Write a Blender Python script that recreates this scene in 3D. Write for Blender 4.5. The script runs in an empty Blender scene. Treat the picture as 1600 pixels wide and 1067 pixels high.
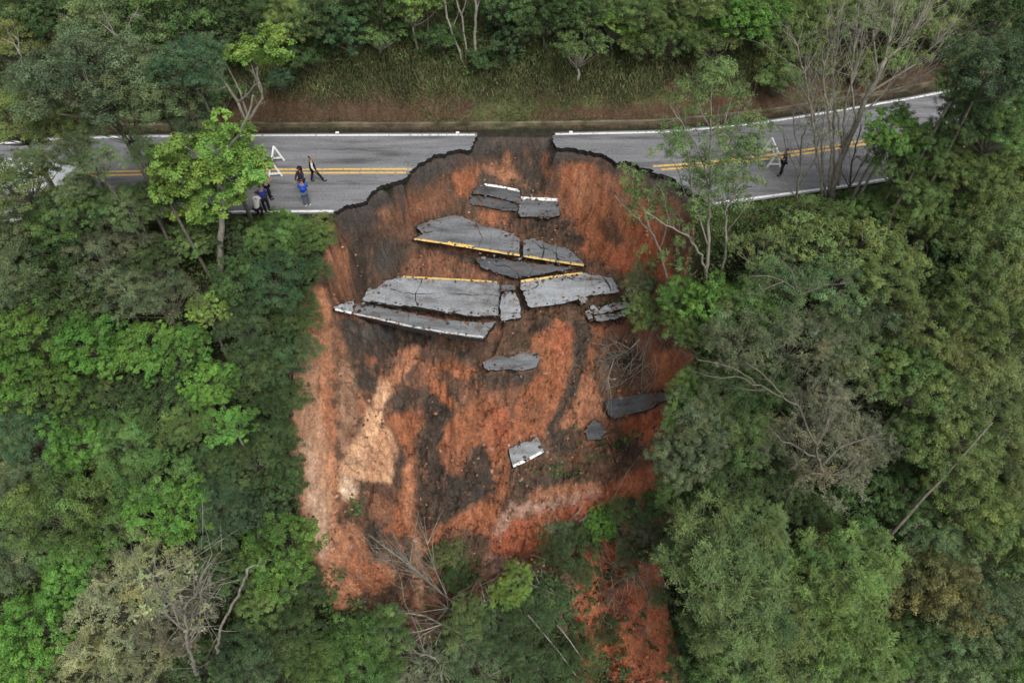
import bpy, bmesh, math, random
import numpy as np
from mathutils import Vector, Matrix

# ------------------------------------------------------------------ camera, sky, sun, exposure
SC = bpy.context.scene
COL = SC.collection
CAM_H, PITCH, FPX = 23.8, 50.0, 1081.0          # metres above the road, degrees below the horizon, focal length in photo pixels
cam_data = bpy.data.cameras.new("camera")
cam = bpy.data.objects.new("camera", cam_data)
COL.objects.link(cam)
cam.location = (0, 0, CAM_H)
cam.rotation_euler = (math.radians(90 - PITCH), 0, 0)
cam_data.sensor_width = 36
cam_data.lens = 36 * FPX / 1600
cam_data.clip_end = 500
SC.camera = cam

SUN_EL, SUN_AZ = math.radians(56), math.radians(152)
world = bpy.data.worlds.new("World")
SC.world = world
world.use_nodes = True
wn, wl = world.node_tree.nodes, world.node_tree.links
bg = wn["Background"]
sky = wn.new("ShaderNodeTexSky")
sky.sky_type = 'NISHITA'
sky.sun_disc = False
sky.sun_elevation = SUN_EL
sky.sun_rotation = SUN_AZ
sky.dust_density = 4.0
sky.air_density = 1.0
hs = wn.new("ShaderNodeHueSaturation")          # an overcast sky is nearly grey
hs.inputs["Saturation"].default_value = 0.18
wl.new(sky.outputs[0], hs.inputs["Color"])
wl.new(hs.outputs[0], bg.inputs["Color"])
bg.inputs["Strength"].default_value = 0.15

sd = bpy.data.lights.new("sun", 'SUN')
sd.energy = 1.8
sd.angle = math.radians(22)
sd.color = (1.0, 0.97, 0.92)
sun = bpy.data.objects.new("sun", sd)
COL.objects.link(sun)
# direction towards the sun: sky rotation measured from +Y, clockwise seen from above
sdir = Vector((math.sin(SUN_AZ) * math.cos(SUN_EL), math.cos(SUN_AZ) * math.cos(SUN_EL), math.sin(SUN_EL)))
sun.rotation_euler = sdir.to_track_quat('Z', 'Y').to_euler()
sun.location = (0, 0, 60)

SC.view_settings.view_transform = 'Standard'
SC.view_settings.look = 'None'
SC.view_settings.gamma = 1
SC.view_settings.exposure = 0.25
SC.render.engine = 'CYCLES'
SC.cycles.max_bounces = 5
SC.cycles.diffuse_bounces = 3
SC.cycles.transparent_max_bounces = 4
SC.cycles.use_denoising = True

# ------------------------------------------------------------------ helpers
RNG = np.random.default_rng(11)
random.seed(11)

def _hash(ix, iy, iz, seed):
    h = (ix.astype(np.int64) * 374761393 + iy.astype(np.int64) * 668265263 + iz.astype(np.int64) * 2147483647 + seed * 974711)
    h = (h ^ (h >> 13)) * 1274126177
    h = h ^ (h >> 16)
    return (h & 0xFFFFF).astype(np.float64) / float(0xFFFFF)

def vnoise(x, y, z=0.0, seed=0):
    x, y = np.broadcast_arrays(np.asarray(x, float), np.asarray(y, float))
    z = np.broadcast_to(np.asarray(z, float), x.shape)
    ix, iy, iz = np.floor(x), np.floor(y), np.floor(z)
    fx, fy, fz = x - ix, y - iy, z - iz
    fx, fy, fz = fx * fx * (3 - 2 * fx), fy * fy * (3 - 2 * fy), fz * fz * (3 - 2 * fz)
    def c(a, b, d): return _hash(ix + a, iy + b, iz + d, seed)
    x0 = (c(0,0,0) * (1-fx) + c(1,0,0) * fx) * (1-fy) + (c(0,1,0) * (1-fx) + c(1,1,0) * fx) * fy
    x1 = (c(0,0,1) * (1-fx) + c(1,0,1) * fx) * (1-fy) + (c(0,1,1) * (1-fx) + c(1,1,1) * fx) * fy
    return (x0 * (1-fz) + x1 * fz) * 2 - 1

def fbm(x, y, z=0.0, seed=0, octv=4, gain=0.5):
    a, s, t = 1.0, 0.0, 0.0
    for o in range(octv):
        s = s + a * vnoise(np.asarray(x) * 2**o, np.asarray(y) * 2**o, np.asarray(z) * 2**o, seed + o * 17)
        t += a; a *= gain
    return s / t

def sstep(a, b, x):
    t = np.clip((np.asarray(x, float) - a) / (b - a), 0, 1)
    return t * t * (3 - 2 * t)

CP, SP = math.cos(math.radians(90 - PITCH)), math.sin(math.radians(90 - PITCH))
def ray(u, v):
    a, b = (u - 800) / FPX, (533.5 - v) / FPX
    d = np.array([a, b * CP + SP, b * SP - CP])
    return d / np.linalg.norm(d)
CAMP = np.array([0, 0, CAM_H])
def on_z(u, v, z=0.0):
    d = ray(u, v); t = (z - CAM_H) / d[2]
    return CAMP + d * t
def on_y(u, v, y):
    d = ray(u, v); return CAMP + d * (y / d[1])

# road edges, on the level z = 0
UP = [(-260, 246), (-120, 234), (0, 225), (70, 218), (190, 214), (400, 212), (740, 211), (870, 210), (1030, 207), (1120, 200), (1200, 191), (1300, 175), (1430, 153), (1475, 144), (1600, 118), (1750, 80)]
LO = [(-260, 372), (-120, 356), (0, 345), (120, 336), (290, 331), (520, 330), (800, 330), (1000, 328), (1108, 319), (1220, 304), (1310, 292), (1400, 277), (1540, 247), (1640, 222), (1800, 178)]
_u = np.array([on_z(*p) for p in UP]); _l = np.array([on_z(*p) for p in LO])
def smooth_curve(P):
    xs = np.linspace(-70, 80, 601)
    ys = np.interp(xs, P[:, 0], P[:, 1])
    # linear continuation past the traced ends
    s0 = (P[1,1]-P[0,1])/(P[1,0]-P[0,0]); s1 = (P[-1,1]-P[-2,1])/(P[-1,0]-P[-2,0])
    ys = np.where(xs < P[0,0], P[0,1] + (xs-P[0,0])*s0, ys)
    ys = np.where(xs > P[-1,0], P[-1,1] + (xs-P[-1,0])*s1, ys)
    k = np.hanning(15); k /= k.sum()
    yp = np.concatenate([ys[:7][::-1]*0+ys[0], ys, ys[-7:]*0+ys[-1]])
    return xs, np.convolve(yp, k, 'valid')
UX, UY = smooth_curve(_u); LX, LY = smooth_curve(_l)
def yU(x): return np.interp(x, UX, UY)
def yL(x): return np.interp(x, LX, LY)

# broken edges of the road
BR_L = [(520, 333), (533, 325), (548, 320), (566, 316), (575, 314), (580, 303), (588, 296), (603, 289), (625, 281), (640, 270), (650, 261), (664, 250), (680, 242), (705, 236), (722, 234), (735, 233), (739, 222), (745, 209)]
BR_R = [(866, 209), (868, 222), (870, 232), (884, 231), (900, 233), (922, 236), (940, 240), (958, 250), (975, 253), (995, 257), (1015, 263), (1040, 274), (1062, 287), (1085, 302), (1098, 312), (1106, 322)]

def base_h(x, y):
    """the hillside as it was before the slide"""
    x = np.asarray(x, float); y = np.asarray(y, float)
    dn = yL(x) - y                    # metres below the lower edge line
    up = y - yU(x)                    # metres above the upper edge line
    z = np.where(dn > 0.25, -0.72 * np.maximum(dn - 0.9, 0) - 0.05, -0.32)
    z = z + 0.9 * sstep(2, 8, dn) * fbm(x * 0.11 + 3, y * 0.11, seed=5, octv=3)
    k = np.maximum(up - 0.35, 0)
    bank = np.interp(k, [0, 0.25, 0.6, 0.9, 1.3, 4.2, 8.5, 40], [-0.10, -0.28, -0.28, 0.02, 0.12, 2.5, 5.2, 22])
    bank = bank + 0.55 * sstep(1.2, 3.5, k) * fbm(x * 0.35, y * 0.3, seed=9, octv=4)
    z = np.where(up > 0.35, bank, z)
    return z

def hit_f(u, v, f, h=0.0):
    d = ray(u, v)
    t = np.linspace(15, 75, 1500)
    P = CAMP[None] + d[None] * t[:, None]
    g = P[:, 2] - (f(P[:, 0], P[:, 1]) + h)
    i = int(np.argmax(g < 0)) if (g < 0).any() else len(t) - 1
    i = max(i, 1)
    w = g[i-1] / (g[i-1] - g[i] + 1e-9)
    return P[i-1] * (1-w) + P[i] * w

# outline of the slide on the old surface, traced clockwise
def base_top(x, y):
    z = base_h(x, y)
    return np.where((np.asarray(y) < yU(x) + 0.4) & (np.asarray(y) > yL(x) - 0.3), 0.0, z)
OUT_PX_R = [(1085, 345), (1075, 400), (1062, 450), (1080, 520), (1082, 590), (1062, 640), (1040, 700), (1035, 760), (1090, 800), (1075, 850), (1030, 880), (1040, 960), (1062, 1040), (1070, 1110)]
OUT_PX_L = [(900, 1110), (880, 980), (868, 905), (820, 905), (770, 925), (700, 1010), (640, 1010), (560, 950), (520, 945), (488, 880), (468, 800), (458, 700), (460, 620), (466, 540), (472, 470), (496, 440), (515, 380)]
OUTLINE = [on_z(*p)[:2] for p in BR_L] + [on_z(*p)[:2] for p in BR_R]
OUTLINE += [hit_f(*p, base_top)[:2] for p in OUT_PX_R] + [hit_f(*p, base_top)[:2] for p in OUT_PX_L]
OUTLINE = np.array(OUTLINE)

def sdist(x, y, poly=OUTLINE):
    """signed distance, positive inside"""
    x = np.asarray(x, float); y = np.asarray(y, float); shp = x.shape
    x = x.ravel(); y = y.ravel()
    d2 = np.full(x.shape, 1e9); ins = np.zeros(x.shape, bool)
    n = len(poly)
    for i in range(n):
        ax, ay = poly[i]; bx, by = poly[(i+1) % n]
        ex, ey = bx-ax, by-ay
        t = np.clip(((x-ax)*ex + (y-ay)*ey) / (ex*ex+ey*ey+1e-12), 0, 1)
        d2 = np.minimum(d2, (x-ax-ex*t)**2 + (y-ay-ey*t)**2)
        c = ((ay > y) != (by > y)) & (x < (bx-ax)*(y-ay)/(by-ay+1e-12) + ax)
        ins ^= c
    return (np.where(ins, 1, -1) * np.sqrt(d2)).reshape(shp)

def bowl_h(x, y):
    s = yU(x) - y
    z = np.interp(s, [-1, 0, 1.2, 3.0, 5.0, 9.0, 13.0, 18.0, 24.0, 31.0, 45], [-1.0, -1.25, -2.6, -3.9, -5.0, -7.2, -9.6, -12.3, -15.2, -18.6, -27])
    z = z - 0.7 * np.exp(-((x + 5.5) / 1.6)**2) * sstep(10, 14, s) + 0.7 * np.exp(-((x + 7.6) / 0.8)**2) * sstep(9, 13, s)
    z = z + 0.8 * sstep(3.5, 8, x) * (1 - sstep(4, 8, s)) 
    z = z + 0.45 * fbm(x * 0.35, y * 0.22, seed=21, octv=3) * sstep(1, 4, s)
    rib = 1 - np.abs(fbm(x * 0.42 + 1.3 + 0.08 * y, y * 0.07, seed=23, octv=3)) * 2.2
    z = z + 0.55 * (rib - 0.4) * sstep(9, 13, s)
    z = z - 0.8 * np.exp(-((x - 3.2 - 0.22 * (y - 20)) / 0.55)**2) * sstep(11.5, 13, s) * (1 - sstep(19, 22, s))
    return z

def surf(x, y, detail=False, want=False):
    x = np.asarray(x, float); y = np.asarray(y, float)
    b = base_h(x, y)
    di = sdist(x, y)
    s = yU(x) - y
    wall = 0.9 + 1.7 * sstep(6.5, 9.5, s) + 0.35 * fbm(x * 0.6, y * 0.6, seed=31, octv=3)
    wall = wall + 1.2 * sstep(2, 7, x) * (1 - sstep(7, 9, s)) + 2.2 * (1 - sstep(-9.5, -7, x)) * sstep(8, 11, s)
    dd = di + (0.25 * fbm(x * 0.9, y * 0.9, seed=41, octv=3) if detail else 0) * sstep(7.5, 9, s)
    q_ = dd / np.maximum(wall, 0.3)
    w = 0.35 * sstep(-0.02, 1, q_) + 0.65 * np.clip(q_, 0, 1)
    w = np.where(dd > 0, w, 0)
    bw = bowl_h(x, y)
    bw = np.minimum(bw, b - 0.3)
    if detail:
        r = fbm(x * 0.9, y * 0.55, seed=51, octv=5, gain=0.55)
        g = 1 - np.abs(fbm(x * 0.8 + 0.25 * y, y * 0.22, seed=61, octv=4))     # rills running downhill
        fine = fbm(x * 2.6, y * 2.6, seed=71, octv=4, gain=0.7)
        ter = np.abs(fbm(x * 0.9, y * 1.3 + 0.5 * x, seed=75, octv=4, gain=0.6))     # small slumps and steps
        bw = bw + 0.30 * r - 0.30 * (g**4 - 0.4) * sstep(3, 8, s) + 0.19 * fine - 0.45 * (sstep(0.0, 0.09, ter) - 0.7) * sstep(1, 3, s)
        wallband = w * (1 - w) * 4
        bw = bw + wallband * 0.35 * (fbm(x * 1.6, y * 0.7, seed=81, octv=4))
        b = b + np.where((y < yL(x) - 0.6) | (y > yU(x) + 1.4), 0.10 * fbm(x * 1.5, y * 1.5, seed=91, octv=4), 0)
    z = b * (1 - w) + bw * w
    if want: return z, di, s, w
    return z

def surf_top(x, y):
    z = surf(x, y)
    on = (np.asarray(y) < yU(x) + 0.35) & (np.asarray(y) > yL(x) - 0.25) & (sdist(x, y) <= 0)
    return np.where(on, 0.0, z)
def hit(u, v, h=0.0): return hit_f(u, v, surf_top, h)

# ------------------------------------------------------------------ object helpers
def mesh_np(name, verts, faces, mats, parent=None, cols=None, fmat=None, smooth=False):
    """verts (n,3), faces (m,k) of one k, or list of arrays"""
    me = bpy.data.meshes.new(name)
    verts = np.asarray(verts, np.float32)
    if isinstance(faces, np.ndarray): fl = [faces]
    else: fl = faces
    fl = [f for f in fl if len(f)]
    me.vertices.add(len(verts)); me.vertices.foreach_set("co", verts.ravel())
    nl = sum(f.size for f in fl); nf = sum(len(f) for f in fl)
    me.loops.add(nl); me.polygons.add(nf)
    li = np.concatenate([f.ravel() for f in fl]).astype(np.int32)
    tot = np.concatenate([np.full(len(f), f.shape[1]) for f in fl]).astype(np.int32)
    st = np.concatenate([[0], np.cumsum(tot)[:-1]]).astype(np.int32)
    me.loops.foreach_set("vertex_index", li)
    me.polygons.foreach_set("loop_start", st)
    if fmat is not None: me.polygons.foreach_set("material_index", np.asarray(fmat, np.int32))
    me.polygons.foreach_set("use_smooth", np.full(nf, bool(smooth)))
    for m in (mats if isinstance(mats, (list, tuple)) else [mats]): me.materials.append(m)
    if cols is not None:
        a = me.color_attributes.new("tint", 'FLOAT_COLOR', 'POINT')
        c = np.ones((len(verts), 4), np.float32); c[:, :3] = cols
        a.data.foreach_set("color", c.ravel())
    me.update(calc_edges=True)
    me.validate()
    o = bpy.data.objects.new(name, me)
    COL.objects.link(o)
    if parent: o.parent = parent
    return o

def tag(o, label=None, cat=None, group=None, kind=None):
    if label: o["label"] = label
    if cat: o["category"] = cat
    if group: o["group"] = group
    if kind: o["kind"] = kind
    return o
def empty(name, loc, rz=0, label=None, cat=None, group=None):
    o = bpy.data.objects.new(name, None)
    o.empty_display_size = 0.3
    COL.objects.link(o)
    o.location = [float(c) for c in loc]; o.rotation_euler = (0, 0, rz)
    return tag(o, label, cat, group)

class MB:
    """collects boxes, tubes and prisms into one mesh"""
    def __init__(s): s.v = []; s.q = []; s.t = []; s.n = 0
    def add(s, V, Q=None, T=None):
        V = np.asarray(V, float).reshape(-1, 3)
        if Q is not None and len(Q): s.q.append(np.asarray(Q) + s.n)
        if T is not None and len(T): s.t.append(np.asarray(T) + s.n)
        s.v.append(V); s.n += len(V)
    def tube(s, P, R, k=6, cap=True):
        P = np.asarray(P, float); R = np.broadcast_to(np.asarray(R, float), (len(P),))
        T = np.gradient(P, axis=0); T /= np.linalg.norm(T, axis=1, keepdims=True) + 1e-9
        a = np.array([0, 0, 1.0]) if abs(T[0][2]) < 0.9 else np.array([1.0, 0, 0])
        V = []
        for i in range(len(P)):
            n = np.cross(T[i], a); n /= np.linalg.norm(n) + 1e-9
            b = np.cross(T[i], n)
            a = np.cross(n, T[i]) if abs(np.dot(a, T[i])) > 0.95 else a
            an = np.arange(k) * 2 * math.pi / k
            V.append(P[i] + R[i] * (np.cos(an)[:, None] * n + np.sin(an)[:, None] * b))
        V = np.concatenate(V); Q = []
        for i in range(len(P)-1):
            for j in range(k):
                Q.append((i*k+j, i*k+(j+1) % k, (i+1)*k+(j+1) % k, (i+1)*k+j))
        Tt = []
        if cap:
            n0 = len(V); V = np.vstack([V, P[0], P[-1]])
            for j in range(k):
                Tt.append((n0, (j+1) % k, j)); Tt.append((n0+1, (len(P)-1)*k+j, (len(P)-1)*k+(j+1) % k))
        s.add(V, Q, Tt)
    def box(s, c, size, M=None):
        c = np.asarray(c, float); h = np.asarray(size, float) / 2
        V = np.array([[x, y, z] for x in (-1, 1) for y in (-1, 1) for z in (-1, 1)], float) * h
        if M is not None: V = V @ np.asarray(M, float).T
        Q = [(0,1,3,2), (4,6,7,5), (0,4,5,1), (2,3,7,6), (0,2,6,4), (1,5,7,3)]
        s.add(V + c, Q)
    def build(s, name, mat, parent=None, smooth=False):
        V = np.concatenate(s.v)
        F = []
        if s.q: F.append(np.concatenate(s.q))
        if s.t: F.append(np.concatenate(s.t))
        return mesh_np(name, V, F, mat, parent, smooth=smooth)

# ------------------------------------------------------------------ materials
def new_mat(name):
    m = bpy.data.materials.new(name); m.use_nodes = True
    nt = m.node_tree
    return m, nt.nodes, nt.links, nt.nodes["Principled BSDF"]
def plain(name, rgb, rough=0.8, spec=0.2, noise=0.0, scale=20):
    m, n, l, b = new_mat(name)
    b.inputs["Roughness"].default_value = rough
    b.inputs["Specular IOR Level"].default_value = spec
    b.inputs["Base Color"].default_value = (*rgb, 1)
    if noise:
        t = n.new("ShaderNodeTexNoise"); t.inputs["Scale"].default_value = scale; t.inputs["Detail"].default_value = 4
        g = n.new("ShaderNodeNewGeometry"); l.new(g.outputs["Position"], t.inputs["Vector"])
        r = n.new("ShaderNodeMapRange"); r.inputs["From Min"].default_value = 0.3; r.inputs["From Max"].default_value = 0.7
        r.inputs["To Min"].default_value = 1 - noise; r.inputs["To Max"].default_value = 1 + noise
        l.new(t.outputs["Fac"], r.inputs["Value"])
        mm = n.new("ShaderNodeVectorMath"); mm.operation = 'SCALE'
        mm.inputs[0].default_value = rgb; l.new(r.outputs[0], mm.inputs["Scale"])
        l.new(mm.outputs[0], b.inputs["Base Color"])
    return m

def leaf_mat(name, transl=0.3, use_obj=True):
    m, n, l, b = new_mat(name)
    a = n.new("ShaderNodeAttribute"); a.attribute_name = "tint"
    src = a.outputs["Color"]
    if use_obj:
        oi = n.new("ShaderNodeObjectInfo")
        mx = n.new("ShaderNodeVectorMath"); mx.operation = 'MULTIPLY'
        l.new(a.outputs["Color"], mx.inputs[0]); l.new(oi.outputs["Color"], mx.inputs[1])
        src = mx.outputs[0]
    g = n.new("ShaderNodeNewGeometry")
    t = n.new("ShaderNodeTexNoise"); t.inputs["Scale"].default_value = 0.8; t.inputs["Detail"].default_value = 3
    l.new(g.outputs["Position"], t.inputs["Vector"])
    r = n.new("ShaderNodeMapRange"); r.inputs["From Min"].default_value = 0.3; r.inputs["From Max"].default_value = 0.7
    r.inputs["To Min"].default_value = 0.72; r.inputs["To Max"].default_value = 1.3
    l.new(t.outputs["Fac"], r.inputs["Value"])
    sc = n.new("ShaderNodeVectorMath"); sc.operation = 'SCALE'
    l.new(src, sc.inputs[0]); l.new(r.outputs[0], sc.inputs["Scale"])
    l.new(sc.outputs[0], b.inputs["Base Color"])
    b.inputs["Roughness"].default_value = 0.55
    b.inputs["Specular IOR Level"].default_value = 0.25
    tr = n.new("ShaderNodeBsdfTranslucent"); l.new(sc.outputs[0], tr.inputs["Color"])
    mix = n.new("ShaderNodeMixShader"); mix.inputs[0].default_value = transl
    l.new(b.outputs[0], mix.inputs[1]); l.new(tr.outputs[0], mix.inputs[2])
    l.new(mix.outputs[0], n["Material Output"].inputs["Surface"])
    return m

def soil_mat(name, fine=True):
    """vertex colours hold which earth lies where; grain and clods come from noise"""
    m, n, l, b = new_mat(name)
    a = n.new("ShaderNodeAttribute"); a.attribute_name = "tint"
    g = n.new("ShaderNodeNewGeometry")
    def nz(scale, det, lo, hi, rough=0.6):
        t = n.new("ShaderNodeTexNoise"); t.inputs["Scale"].default_value = scale; t.inputs["Detail"].default_value = det
        t.inputs["Roughness"].default_value = rough
        l.new(g.outputs["Position"], t.inputs["Vector"])
        r = n.new("ShaderNodeMapRange"); r.inputs["From Min"].default_value = 0.3; r.inputs["From Max"].default_value = 0.7
        r.inputs["To Min"].default_value = lo; r.inputs["To Max"].default_value = hi
        l.new(t.outputs["Fac"], r.inputs["Value"]); return t, r
    t1, r1 = nz(3.2, 9, 0.55, 1.42, 0.75)
    t2, r2 = nz(7.5, 7, 0.6, 1.42, 0.7)
    mp = n.new("ShaderNodeMapping"); mp.inputs["Scale"].default_value = (1.0, 0.38, 0.38)     # smeared downhill
    l.new(g.outputs["Position"], mp.inputs["Vector"]); l.new(mp.outputs[0], t1.inputs["Vector"])
    mu = n.new("ShaderNodeMath"); mu.operation = 'MULTIPLY'
    l.new(r1.outputs[0], mu.inputs[0]); l.new(r2.outputs[0], mu.inputs[1])
    sc = n.new("ShaderNodeVectorMath"); sc.operation = 'SCALE'
    l.new(a.outputs["Color"], sc.inputs[0]); l.new(mu.outputs[0], sc.inputs["Scale"])
    l.new(sc.outputs[0], b.inputs["Base Color"])
    b.inputs["Roughness"].default_value = 0.9; b.inputs["Specular IOR Level"].default_value = 0.15
    bp = n.new("ShaderNodeBump"); bp.inputs["Strength"].default_value = 0.85; bp.inputs["Distance"].default_value = 0.16
    ad = n.new("ShaderNodeMath"); ad.operation = 'ADD'
    l.new(t1.outputs["Fac"], ad.inputs[0]); l.new(t2.outputs["Fac"], ad.inputs[1])
    l.new(ad.outputs[0], bp.inputs["Height"]); l.new(bp.outputs[0], b.inputs["Normal"])
    return m

def asphalt_mat(name, c0, c1, patch=(0.09, 0.09, 0.09), mud=0.0):
    m, n, l, b = new_mat(name)
    g = n.new("ShaderNodeNewGeometry")
    mp = n.new("ShaderNodeMapping"); mp.inputs["Scale"].default_value = (0.12, 1.0, 1.0)
    l.new(g.outputs["Position"], mp.inputs["Vector"])
    t = n.new("ShaderNodeTexNoise"); t.inputs["Scale"].default_value = 1.6; t.inputs["Detail"].default_value = 8; t.inputs["Roughness"].default_value = 0.65
    l.new(mp.outputs[0], t.inputs["Vector"])
    cr = n.new("ShaderNodeValToRGB")
    cr.color_ramp.elements[0].position = 0.36; cr.color_ramp.elements[0].color = (*patch, 1)
    cr.color_ramp.elements[1].position = 0.62; cr.color_ramp.elements[1].color = (*c1, 1)
    e = cr.color_ramp.elements.new(0.45); e.color = (*c0, 1)
    l.new(t.outputs["Fac"], cr.inputs[0])
    t2 = n.new("ShaderNodeTexNoise"); t2.inputs["Scale"].default_value = 9; t2.inputs["Detail"].default_value = 6
    l.new(g.outputs["Position"], t2.inputs["Vector"])
    r = n.new("ShaderNodeMapRange"); r.inputs["From Min"].default_value = 0.3; r.inputs["From Max"].default_value = 0.7
    r.inputs["To Min"].default_value = 0.78; r.inputs["To Max"].default_value = 1.16
    l.new(t2.outputs["Fac"], r.inputs["Value"])
    # hairline cracks
    vo = n.new("ShaderNodeTexVoronoi"); vo.feature = 'DISTANCE_TO_EDGE'; vo.inputs["Scale"].default_value = 0.55
    w = n.new("ShaderNodeTexNoise"); w.inputs["Scale"].default_value = 1.2; w.inputs["Detail"].default_value = 5
    l.new(g.outputs["Position"], w.inputs["Vector"])
    wa = n.new("ShaderNodeMixRGB"); wa.blend_type = 'ADD'; wa.inputs[0].default_value = 0.9
    l.new(g.outputs["Position"], wa.inputs[1]); l.new(w.outputs["Color"], wa.inputs[2])
    l.new(wa.outputs[0], vo.inputs["Vector"])
    ck = n.new("ShaderNodeMapRange"); ck.inputs["From Min"].default_value = 0.0; ck.inputs["From Max"].default_value = 0.012
    ck.inputs["To Min"].default_value = 0.72; ck.inputs["To Max"].default_value = 1.0
    l.new(vo.outputs["Distance"], ck.inputs["Value"])
    mu = n.new("ShaderNodeMath"); mu.operation = 'MULTIPLY'
    l.new(r.outputs[0], mu.inputs[0]); l.new(ck.outputs[0], mu.inputs[1])
    sc = n.new("ShaderNodeVectorMath"); sc.operation = 'SCALE'
    l.new(cr.outputs[0], sc.inputs[0]); l.new(mu.outputs[0], sc.inputs["Scale"])
    fin = sc.outputs[0]
    if mud:
        tm = n.new("ShaderNodeTexNoise"); tm.inputs["Scale"].default_value = 1.1; tm.inputs["Detail"].default_value = 9; tm.inputs["Roughness"].default_value = 0.7
        l.new(g.outputs["Position"], tm.inputs["Vector"])
        rm = n.new("ShaderNodeMapRange"); rm.inputs["From Min"].default_value = 0.50; rm.inputs["From Max"].default_value = 0.66
        rm.inputs["To Max"].default_value = mud
        l.new(tm.outputs["Fac"], rm.inputs["Value"])
        mm = n.new("ShaderNodeMixRGB"); l.new(rm.outputs[0], mm.inputs[0]); l.new(fin, mm.inputs[1]); mm.inputs[2].default_value = (0.10, 0.07, 0.05, 1)
        fin = mm.outputs[0]
    l.new(fin, b.inputs["Base Color"])
    b.inputs["Roughness"].default_value = 0.7; b.inputs["Specular IOR Level"].default_value = 0.3
    bp = n.new("ShaderNodeBump"); bp.inputs["Strength"].default_value = 0.5; bp.inputs["Distance"].default_value = 0.03
    l.new(t2.outputs["Fac"], bp.inputs["Height"]); l.new(bp.outputs[0], b.inputs["Normal"])
    return m

def worn_paint(name, rgb):
    m, n, l, b = new_mat(name)
    g = n.new("ShaderNodeNewGeometry")
    t = n.new("ShaderNodeTexNoise"); t.inputs["Scale"].default_value = 6; t.inputs["Detail"].default_value = 8
    l.new(g.outputs["Position"], t.inputs["Vector"])
    cr = n.new("ShaderNodeValToRGB")
    cr.color_ramp.elements[0].position = 0.34; cr.color_ramp.elements[0].color = (0.2, 0.2, 0.19, 1)
    cr.color_ramp.elements[1].position = 0.46; cr.color_ramp.elements[1].color = (*rgb, 1)
    l.new(t.outputs["Fac"], cr.inputs[0]); l.new(cr.outputs[0], b.inputs["Base Color"])
    b.inputs["Roughness"].default_value = 0.7
    return m

M_ASPH = asphalt_mat("road_asphalt", (0.152, 0.153, 0.16), (0.215, 0.217, 0.23), (0.085, 0.085, 0.085), 0.15)
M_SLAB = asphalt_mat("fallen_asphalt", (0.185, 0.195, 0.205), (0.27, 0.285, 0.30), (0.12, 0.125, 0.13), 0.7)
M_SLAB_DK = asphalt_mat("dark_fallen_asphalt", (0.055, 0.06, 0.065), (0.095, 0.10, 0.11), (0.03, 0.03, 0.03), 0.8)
M_EDGE = plain("broken_asphalt_edge", (0.022, 0.021, 0.02), 0.9, 0.1, 0.4, 8)
M_WHITE = worn_paint("white_road_paint", (0.68, 0.68, 0.66))
M_YELLOW = worn_paint("yellow_road_paint", (0.62, 0.40, 0.10))
M_SOIL = soil_mat("earth")
M_GROUND = soil_mat("forest_floor")
M_LEAF = leaf_mat("leaves")
M_UNDER = leaf_mat("undergrowth_leaves", use_obj=False)
M_GRASS = leaf_mat("grass_blades", 0.2, use_obj=False)
M_BARK = plain("grey_bark", (0.13, 0.12, 0.095), 0.9, 0.1, 0.35, 5)
M_BARKP = plain("pale_bark", (0.235, 0.22, 0.18), 0.9, 0.1, 0.3, 5)
M_BARKD = plain("dark_bark", (0.075, 0.062, 0.05), 0.9, 0.1, 0.35, 5)
M_CONC = plain("drain_concrete", (0.12, 0.105, 0.07), 0.9, 0.1, 0.6, 1.2)
M_WPAINT = plain("white_board_paint", (0.78, 0.78, 0.76), 0.5, 0.3)
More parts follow.
